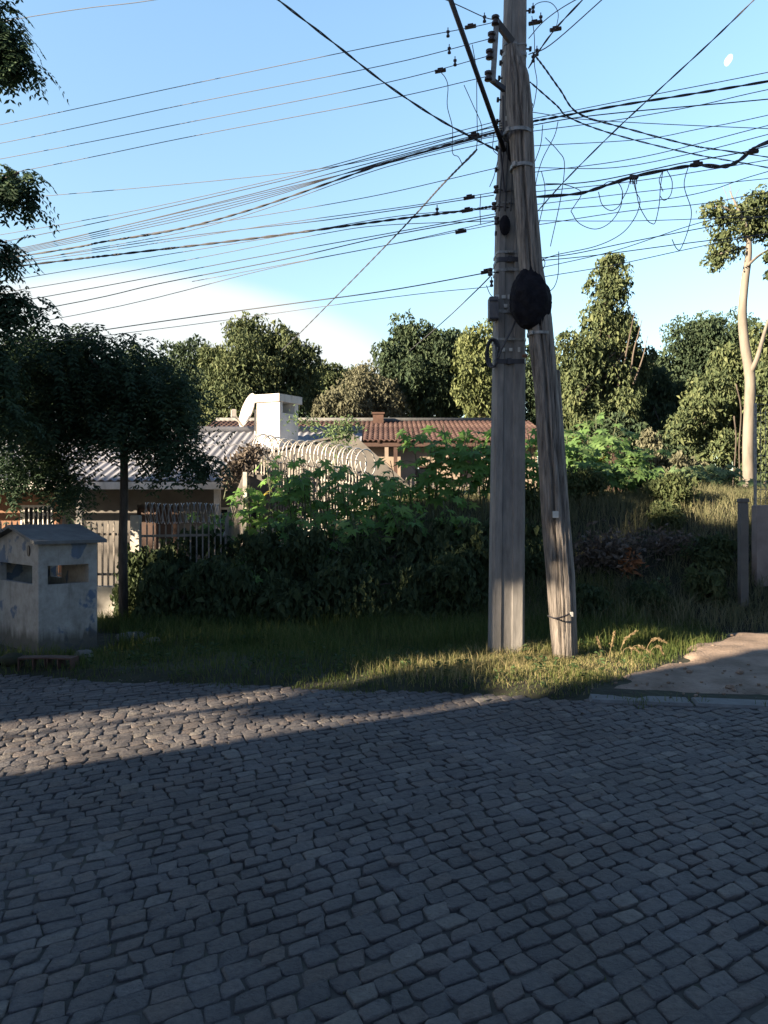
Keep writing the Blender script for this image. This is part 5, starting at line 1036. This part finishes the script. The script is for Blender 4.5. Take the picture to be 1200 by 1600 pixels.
# dark shrubs
SG = 'dark shrubs on the verge'
for (cx_, y_, rx_, top, lb_) in [(-3.25, 11.0, .55, 1.25, 'dark shrub against the shaded fence, leftmost of the row'), (-2.55, 11.6, .7, 1.35, 'dark rounded shrub below the shaded razor wire'), (-1.8, 11.0, .7, 1.35, 'dark shrub below the thin pale post'), (-1.1, 11.6, .75, 1.5, 'dark shrub beneath the dark star leaves'), (-.35, 11.0, .75, 1.45, 'dark shrub in the centre of the bank'),
        (.4, 11.4, .75, 1.55, 'dark shrub left of the concrete pole base'), (1.1, 11.0, .65, 1.5, 'dark shrub directly behind the concrete pole'), (1.75, 11.6, .6, 1.6, 'dark shrub seen between the poles'), (-2.9, 10.2, .45, .85, 'low dark shrub in front, left end'), (-2.0, 10.2, .55, .85, 'low dark shrub in front, left of centre'), (-1.1, 10.3, .55, .8, 'low dark shrub in front, centre'), (-.2, 10.3, .55, .8, 'low dark shrub in front, right of centre'), (.7, 10.4, .5, .85, 'low dark shrub in front, nearest the concrete pole')]:
    z_ = gz(cx_, y_); top *= .84; hz = (top-0)/2
    ex = [(cx_+random.uniform(-rx_, rx_), y_+random.uniform(-.3, .2), z_*.3+hz*random.uniform(1.3, 2.05), random.uniform(.12, .22), .15, random.uniform(.12, .3)) for _ in range(4)]
    tree('shrub', lb_, [(cx_, y_, z_*.3+hz*.9, rx_*.9, .5, hz*.9), (cx_-rx_*.5, y_-.15, z_*.3+hz*.7, rx_*.6, .4, hz*.7), (cx_+rx_*.5, y_+.1, z_*.3+hz*.8, rx_*.6, .4, hz*.75)]+ex, (cx_, y_, z_), 'l_shrub', leaf=.09, dens=.8, clump=.17, droop=.9, tr=.03, group=SG, cat='shrub', maxn=16000, rough=.4)
for (cx_, y_, w_, h2_, m2_, lb_) in [(2.5, 13.2, .5, .5, 'l_weedclump', 'weed clump at the top of the right bank, beside the wooden pole'), (3.7, 13.6, .6, .45, 'l_weedclump', 'weed clump at the top of the right bank, middle'), (5.2, 13.2, .6, .5, 'l_weedclump', 'weed clump at the top of the right bank, near the dark post'), (2.3, 11.6, .5, .5, 'l_shrub', 'weed clump halfway up the bank, beside the wooden pole'), (4.7, 12.3, .5, .4, 'l_weedclump', 'weed clump halfway up the bank, just above the dead brush'),
        (5.0, 11.3, .45, .4, 'l_shrub', 'weed clump halfway up the bank, left of the dark post'), (2.7, 10.2, .4, .35, 'l_shrub', 'weed clump at the foot of the bank, beside the wooden pole'), (3.7, 10.4, .4, .3, 'l_shrub', 'weed clump at the foot of the bank, below the dead brush'), (4.6, 10.5, .35, .4, 'l_weedclump', 'weed clump at the foot of the bank, nearest the driveway')]:
    z_ = gz(cx_, y_); lb2 = [(cx_+random.uniform(-.4, .4)*w_, y_+random.uniform(-.2, .2), z_+h2_*random.uniform(.3, .9), w_*random.uniform(.3, .6), w_*.4, h2_*random.uniform(.3, .5)) for _ in range(5)]
    tree('weed_clump', lb_, lb2, (cx_, y_, z_), m2_, leaf=.07, dens=.6, clump=.13, droop=.7, tr=.012, group='weed clumps on the right bank', cat='weeds', maxn=7000, rough=.4)

# ------------------------------------------------------------------ grass
def not_drive(x, y): return 1-drive_mask(x, y)
def verge_d(x, y):
    e = y-edge_y(x)-.09*np.sin(x*5)-.07*np.sin(x*11+1); front_ = sstep(e, -.12, .06)
    hutm = ((x-hx+.1)**2+(y-hy-.7)**2 > .75**2)
    return front_*not_drive(x, y)*hutm*(.55+.45*np.clip(vnoise(x, y, 2.2, 8)+.6, 0, 1))
xy = scatter(80000, -4.6, 4.2, 5.8, 10.6, verge_d); h_ = RNG.uniform(.05, .17, len(xy))*(1+.5*vnoise(xy[:, 0], xy[:, 1], 1.4, 4)); h_ *= np.where((np.abs(xy[:, 0]-1.6) < .8) & (xy[:, 1] > 7) & (xy[:, 1] < 7.95), .5, 1); h_ *= .75+.25*sstep(xy[:, 1]-edge_y(xy[:, 0]), .1, .9)
V1 = blades(xy, h_, RNG.uniform(.004, .008, len(xy)))
xy = scatter(26000, -3.8, 3.4, 8.4, 11.2, verge_d); h_ = RNG.uniform(.12, .34, len(xy)); V2 = blades(xy, h_, RNG.uniform(.005, .009, len(xy)), .4)
gr_ = build_blades('verge_grass', [V1, V2], M['grass']); tag(gr_, 'short green grass covering the verge', 'grass', kind='stuff')
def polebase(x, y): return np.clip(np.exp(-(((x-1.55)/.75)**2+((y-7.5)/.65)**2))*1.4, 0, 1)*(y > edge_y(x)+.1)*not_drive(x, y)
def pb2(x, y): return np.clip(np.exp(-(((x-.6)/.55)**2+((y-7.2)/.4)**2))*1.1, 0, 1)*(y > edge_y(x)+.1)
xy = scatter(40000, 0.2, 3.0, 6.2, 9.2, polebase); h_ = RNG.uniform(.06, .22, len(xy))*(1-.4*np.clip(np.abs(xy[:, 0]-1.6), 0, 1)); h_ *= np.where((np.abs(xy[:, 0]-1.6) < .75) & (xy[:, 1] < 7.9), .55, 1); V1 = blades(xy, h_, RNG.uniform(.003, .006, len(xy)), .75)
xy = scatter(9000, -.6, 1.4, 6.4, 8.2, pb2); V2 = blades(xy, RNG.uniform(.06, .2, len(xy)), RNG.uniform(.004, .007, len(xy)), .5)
gr_ = build_blades('dry_sunlit_tone_grass', [V1, V2], M['grasslit']); tag(gr_, 'longer yellowish grass in sunlit colouring around the foot of both poles', 'grass', kind='stuff')
def bankd(x, y): e = y-edge_y(x); return sstep(e, 3.2, 4.0)*not_drive(x, y)*(1-.85*np.exp(-(((x-3.9)/.7)**2+((y-11.6)/.9)**2)))*sstep(x, -1.5, 1.2)*(.5+.5*np.clip(vnoise(x, y, 1.3, 8)+.4, 0, 1))
xy = scatter(95000, -1.5, 8.5, 9.2, 17, bankd); h_ = RNG.uniform(.10, .36, len(xy))*(1+.4*vnoise(xy[:, 0], xy[:, 1], 1.2, 4)); V1 = blades(xy, h_, RNG.uniform(.006, .011, len(xy)), .5)
gr_ = build_blades('bank_grass', [V1], M['bankgrass']); tag(gr_, 'tall dull grass over the rising bank on the right', 'grass', kind='stuff')
# small tufts in the joints of the road
xy = scatter(5000, -4, 5, 1.5, 6.6, lambda x, y: .5*(vnoise(x, y, 1.7, 9) > .35)*(y < edge_y(x))); V1 = blades(xy, RNG.uniform(.008, .022, len(xy)), RNG.uniform(.002, .004, len(xy)), .7, z=np.full(len(xy), -.012))
gr_ = build_blades('joint_weeds', [V1], M['grass']); tag(gr_, 'tiny weeds between the cobbles', 'weeds', kind='stuff')
def flat_leaves(name, xy, ln, mat, label, cat, zoff=.006, tilt=.35, z=None):
    n = len(xy); zz = ground_z(xy[:, 0], xy[:, 1]) if z is None else z; c = np.stack([xy[:, 0], xy[:, 1], zz+zoff], 1); th = RNG.uniform(0, 6.28, n)
    ax = np.stack([np.cos(th), np.sin(th), RNG.normal(0, tilt, n)], 1); l = ln*RNG.uniform(.5, 1.4, n)
    tag(mk(name, leaf_quads(c, ax, unit(np.array([0, 0, 1.])+RNG.normal(0, tilt, (n, 3))), l, l*RNG.uniform(.4, .6, n)), 4, M[mat]), label, cat, kind='stuff')
xy = scatter(5200, -5, 6, 2.0, 7.6, lambda x, y: np.exp(-((y-edge_y(x)+.05)/.55)**2)*.5+.035); flat_leaves('leaf_litter', xy, .028, 'l_deadgrey', 'fallen dry leaves scattered along the road edge', 'leaf litter', z=np.where(xy[:, 1] < edge_y(xy[:, 0]), .012, ground_z(xy[:, 0], xy[:, 1])+.02))
rs = np.stack([RNG.uniform(-3.0, 3.4, 130), np.zeros(130)], 1); rs[:, 1] = edge_y(rs[:, 0])+.05+np.abs(RNG.normal(0, 1.1, 130)); rs = rs[(drive_mask(rs[:, 0], rs[:, 1]) < .5)]
P4 = []
for q in rs:
    k = 9; zz = gz(q[0], q[1]); th = RNG.uniform(0, 6.28, k); r_ = RNG.uniform(.01, .05, k); c = np.stack([q[0]+np.cos(th)*r_, q[1]+np.sin(th)*r_, zz+RNG.uniform(.03, .13, k)], 1)
    ax = np.stack([np.cos(th), np.sin(th), RNG.uniform(-.4, .6, k)], 1); l = RNG.uniform(.03, .075, k); P4.append(leaf_quads(c, ax, unit(np.array([0, 0, 1.])+RNG.normal(0, .4, (k, 3))), l, l*.55))
tag(mk('low_weeds', np.concatenate(P4), 4, M['l_weed']), 'low broad-leaved weeds among the verge grass', 'weeds', kind='stuff')
g = MB()
for k in range(420):
    x = random.uniform(1.8, 7.0); y = float(edge_y(x))+random.uniform(.1, 3.2)
    if drive_mask(x, y) < .5: continue
    r_ = random.uniform(.006, .022)*(1 if random.random() < .93 else 2.2); e_ = y-float(edge_y(x)); g.ball((x, y, .035+.03*e_+.02*float(vnoise(x, y, 3, 5))+r_*.2), (r_, r_*random.uniform(.6, 1), r_*.6), 6, 4)
tag(g.build('gravel', M['drive'], smooth=False), 'loose gravel on the worn driveway', 'gravel', kind='stuff')
# straw-coloured seed heads
for k, (a, lb_) in enumerate([([(940, 1040), (938, 1012), (933, 996)], 'dry grass seed head, leftmost and short'), ([(951, 1040), (955, 1010), (960, 988)], 'upright dry seed head beside the leftmost one'), ([(968, 1045), (970, 1015), (978, 998), (994, 986)], 'dry seed head leaning right, highest'), ([(972, 1045), (976, 1014), (992, 1014), (1012, 1030)], 'dry seed head arching right and down'), ([(985, 1045), (990, 1010), (1005, 1012), (1020, 1022)], 'dry seed head arching low in the middle'), ([(1010, 1048), (1012, 1010), (1024, 998), (1042, 1004)], 'dry seed head arching far right, uppermost'), ([(1015, 1048), (1018, 1015), (1030, 1010), (1036, 1022)], 'dry seed head arching far right, lower')]):
    Yg = 7.75; b_ = P(a[0][0], a[0][1], Yg); pts = [P(x, y, Yg) for x, y in a]; pts[0][2] = gz(pts[0][0], Yg); t_ = thing('grass_stalk', lb_, 'grass stalk', pts[0], 'dry seed heads by the driveway')
    c = spline(pts, 8); g = MB(); g.tube(c, .0022, 4); g.build('stem', M['straw'], t_)
    n = 130; idx = RNG.integers(int(len(c)*.55), len(c), n); p = c[idx]+RNG.normal(0, .006, (n, 3)); tn = unit(c[-1]-c[int(len(c)*.6)]); ax = tn+RNG.normal(0, .35, (n, 3)); l = RNG.uniform(.018, .035, n)
    mk('seed_head', leaf_quads(p, ax, unit(RNG.normal(0, 1, (n, 3))), l, l*.3), 4, M['straw'], t_)
# dead branches and leaves on the bank
def debris(label, px, py, Y, n, mat, r, leaf, name='brush_pile'):
    c = P(px, py, Y); c[2] = gz(c[0], Y)+.05; t_ = thing(name, label, 'brush pile', c, 'dead brush on the bank'); g = MB()
    for k in range(14):
        a = c+np.array([random.uniform(-1, 1)*r[0], random.uniform(-1, 1)*r[1], random.uniform(0, .1)]); b = a+np.array([random.uniform(-.4, .4), random.uniform(-.2, .2), random.uniform(.05, .35)]); g = MB(); limb(g, a, b, .010, .003); g.build('twig', M['bark'], t_, smooth=True)
    p = c+RNG.normal(0, 1, (n, 3))*np.array(r)*.5+np.array([0, 0, r[2]]); l = leaf*RNG.uniform(.6, 1.4, n); mk('dead_leaves', leaf_quads(p, RNG.normal(0, 1, (n, 3)), unit(RNG.normal(0, 1, (n, 3))), l, l*.5), 4, M[mat], t_)
debris('heap of dead grey brush right of the wooden pole', 950, 900, 11.4, 900, 'l_deadgrey', (.5, .3, .28), .10)
debris('small heap of orange dead leaves on the brush', 985, 885, 11.2, 110, 'l_dead', (.16, .1, .16), .10)
debris('brownish dead brush trailing right of orange leaves', 1040, 895, 11.6, 500, 'l_deadgrey', (.45, .3, .2), .08)

# ------------------------------------------------------------------ added unseen blockers behind and left of the camera, shaped to shade the street
def st_pt(s, t_): n_ = np.array([-U[1], U[0]]); return s*n_+t_*U
def shade_block(label, s0_, s1_, t0_, t1_, H, mat, rise=1.2):
    c = st_pt((s0_+s1_)/2, (t0_+t1_)/2); h = thing('house', label, 'house', (c[0], c[1], 0)); rz = math.atan2(U[1], U[0]); g = MB(); g.box((c[0], c[1], H/2-.2), (t1_-t0_, s1_-s0_, H+.4), rz); wl = g.build('wall', M[mat], h)  # unseen added building, sized to cut the sun off the street
    g = MB(); ca, sa = math.cos(rz), math.sin(rz); a, b = (t1_-t0_)/2+.15, (s1_-s0_)/2+.0; vv = [(x, y, z) for x, y, z in ((-a, -b, H), (a, -b, H), (a, b, H), (-a, b, H), (-a, 0, H+rise), (a, 0, H+rise))]
    vv = [(c[0]+x*ca-y*sa, c[1]+x*sa+y*ca, z+.01) for x, y, z in vv]; g.add(vv, [(0, 1, 5, 4), (2, 3, 4, 5), (1, 2, 5), (3, 0, 4), (3, 2, 1, 0)]); g.build('roof', M['terra'], h)
    for k in range(4):
        for z in (1.5, 4.2):
            if z+1 > H: continue
            x = -a+.8+k*(2*a-1.6)/3
            for sg in (-1, 1): g = MB(); g.box((c[0]+x*ca-sg*(b+.01)*sa, c[1]+x*sa+sg*(b+.01)*ca, z), (1.0, .06, 1.1), rz); wn = g.build('window', M['white'], h); g = MB(); g.box((c[0]+x*ca-sg*(b+.045)*sa, c[1]+x*sa+sg*(b+.045)*ca, z), (.86, .02, .96), rz); g.build('pane', M['glass'], wn)
    return h
shade_block('unseen two storey beige house added behind the viewer to shade the street', -7.5, 5.02, -24, -13.5, 8.2, 'beige')
shade_block('unseen tall grey block added far left to shade the verge', 6.3, 8.75, -32, -22, 11.9, 'dimwall', .25)
shade_block('unseen taller beige block added beside the grey one for its shade', 8.78, 10.9, -32.5, -22.4, 12.3, 'beige', .25)
cpt = st_pt(5.9, -13)
CL = [(5.62, 5.35, .33), (5.15, 8.8, .85), (5.75, 8.7, .8), (6.5, 7.5, .55), (6.7, 8.3, .8), (6.1, 9.2, .9), (5.3, 9.7, .9), (6.2, 10.1, 1.0), (5.1, 10.7, .9), (5.9, 11.0, 1.0), (6.8, 9.6, .9), (6.8, 10.8, .9), (5.4, 11.8, .9), (6.3, 12.0, 1.0), (5.9, 13.0, .8)]  # crown lobes of the added tree, set where the sun must be stopped
tree('leafy_tree', 'unseen tall dense tree added left of and behind the viewer to shade the poles', [tuple(st_pt(a, -13+.4*math.sin(k*2)))+(z, r, r*1.2, r) for k, (a, z, r) in enumerate(CL)], (cpt[0], cpt[1], 0), 'l_dark', leaf=.3, dens=3.2, clump=.42, droop=.1, rough=.25, tr=.05, maxn=120000)
for s_, t_, H_, lb_ in ((12.7, -21, 7.2, 'unseen rounded tree added beyond the left edge for dappled shade'), (15.2, -19, 7.6, 'unseen smaller tree added farther beyond the left edge for dappled shade')):
    q = st_pt(s_, t_); tree('leafy_tree', lb_, [(q[0], q[1], H_+.6, 1.1, 1.1, 1.5), (q[0]+.6, q[1]+.4, H_-.6, .9, .9, 1.1), (q[0]-.5, q[1]-.4, H_+1.6, .9, .9, 1.0)], (q[0], q[1], 0), 'l_dark', leaf=.2, dens=.7, clump=.45, tr=.12, maxn=14000, rough=.4)  # added crowns out of view, placed to dapple the light on the fence

bpy.context.scene.cycles.use_denoising = True
bpy.context.scene.cycles.max_bounces = 6
bpy.context.scene.cycles.transparent_max_bounces = 4
print('verts', sum(len(o.data.vertices) for o in C.objects if o.type == 'MESH'))
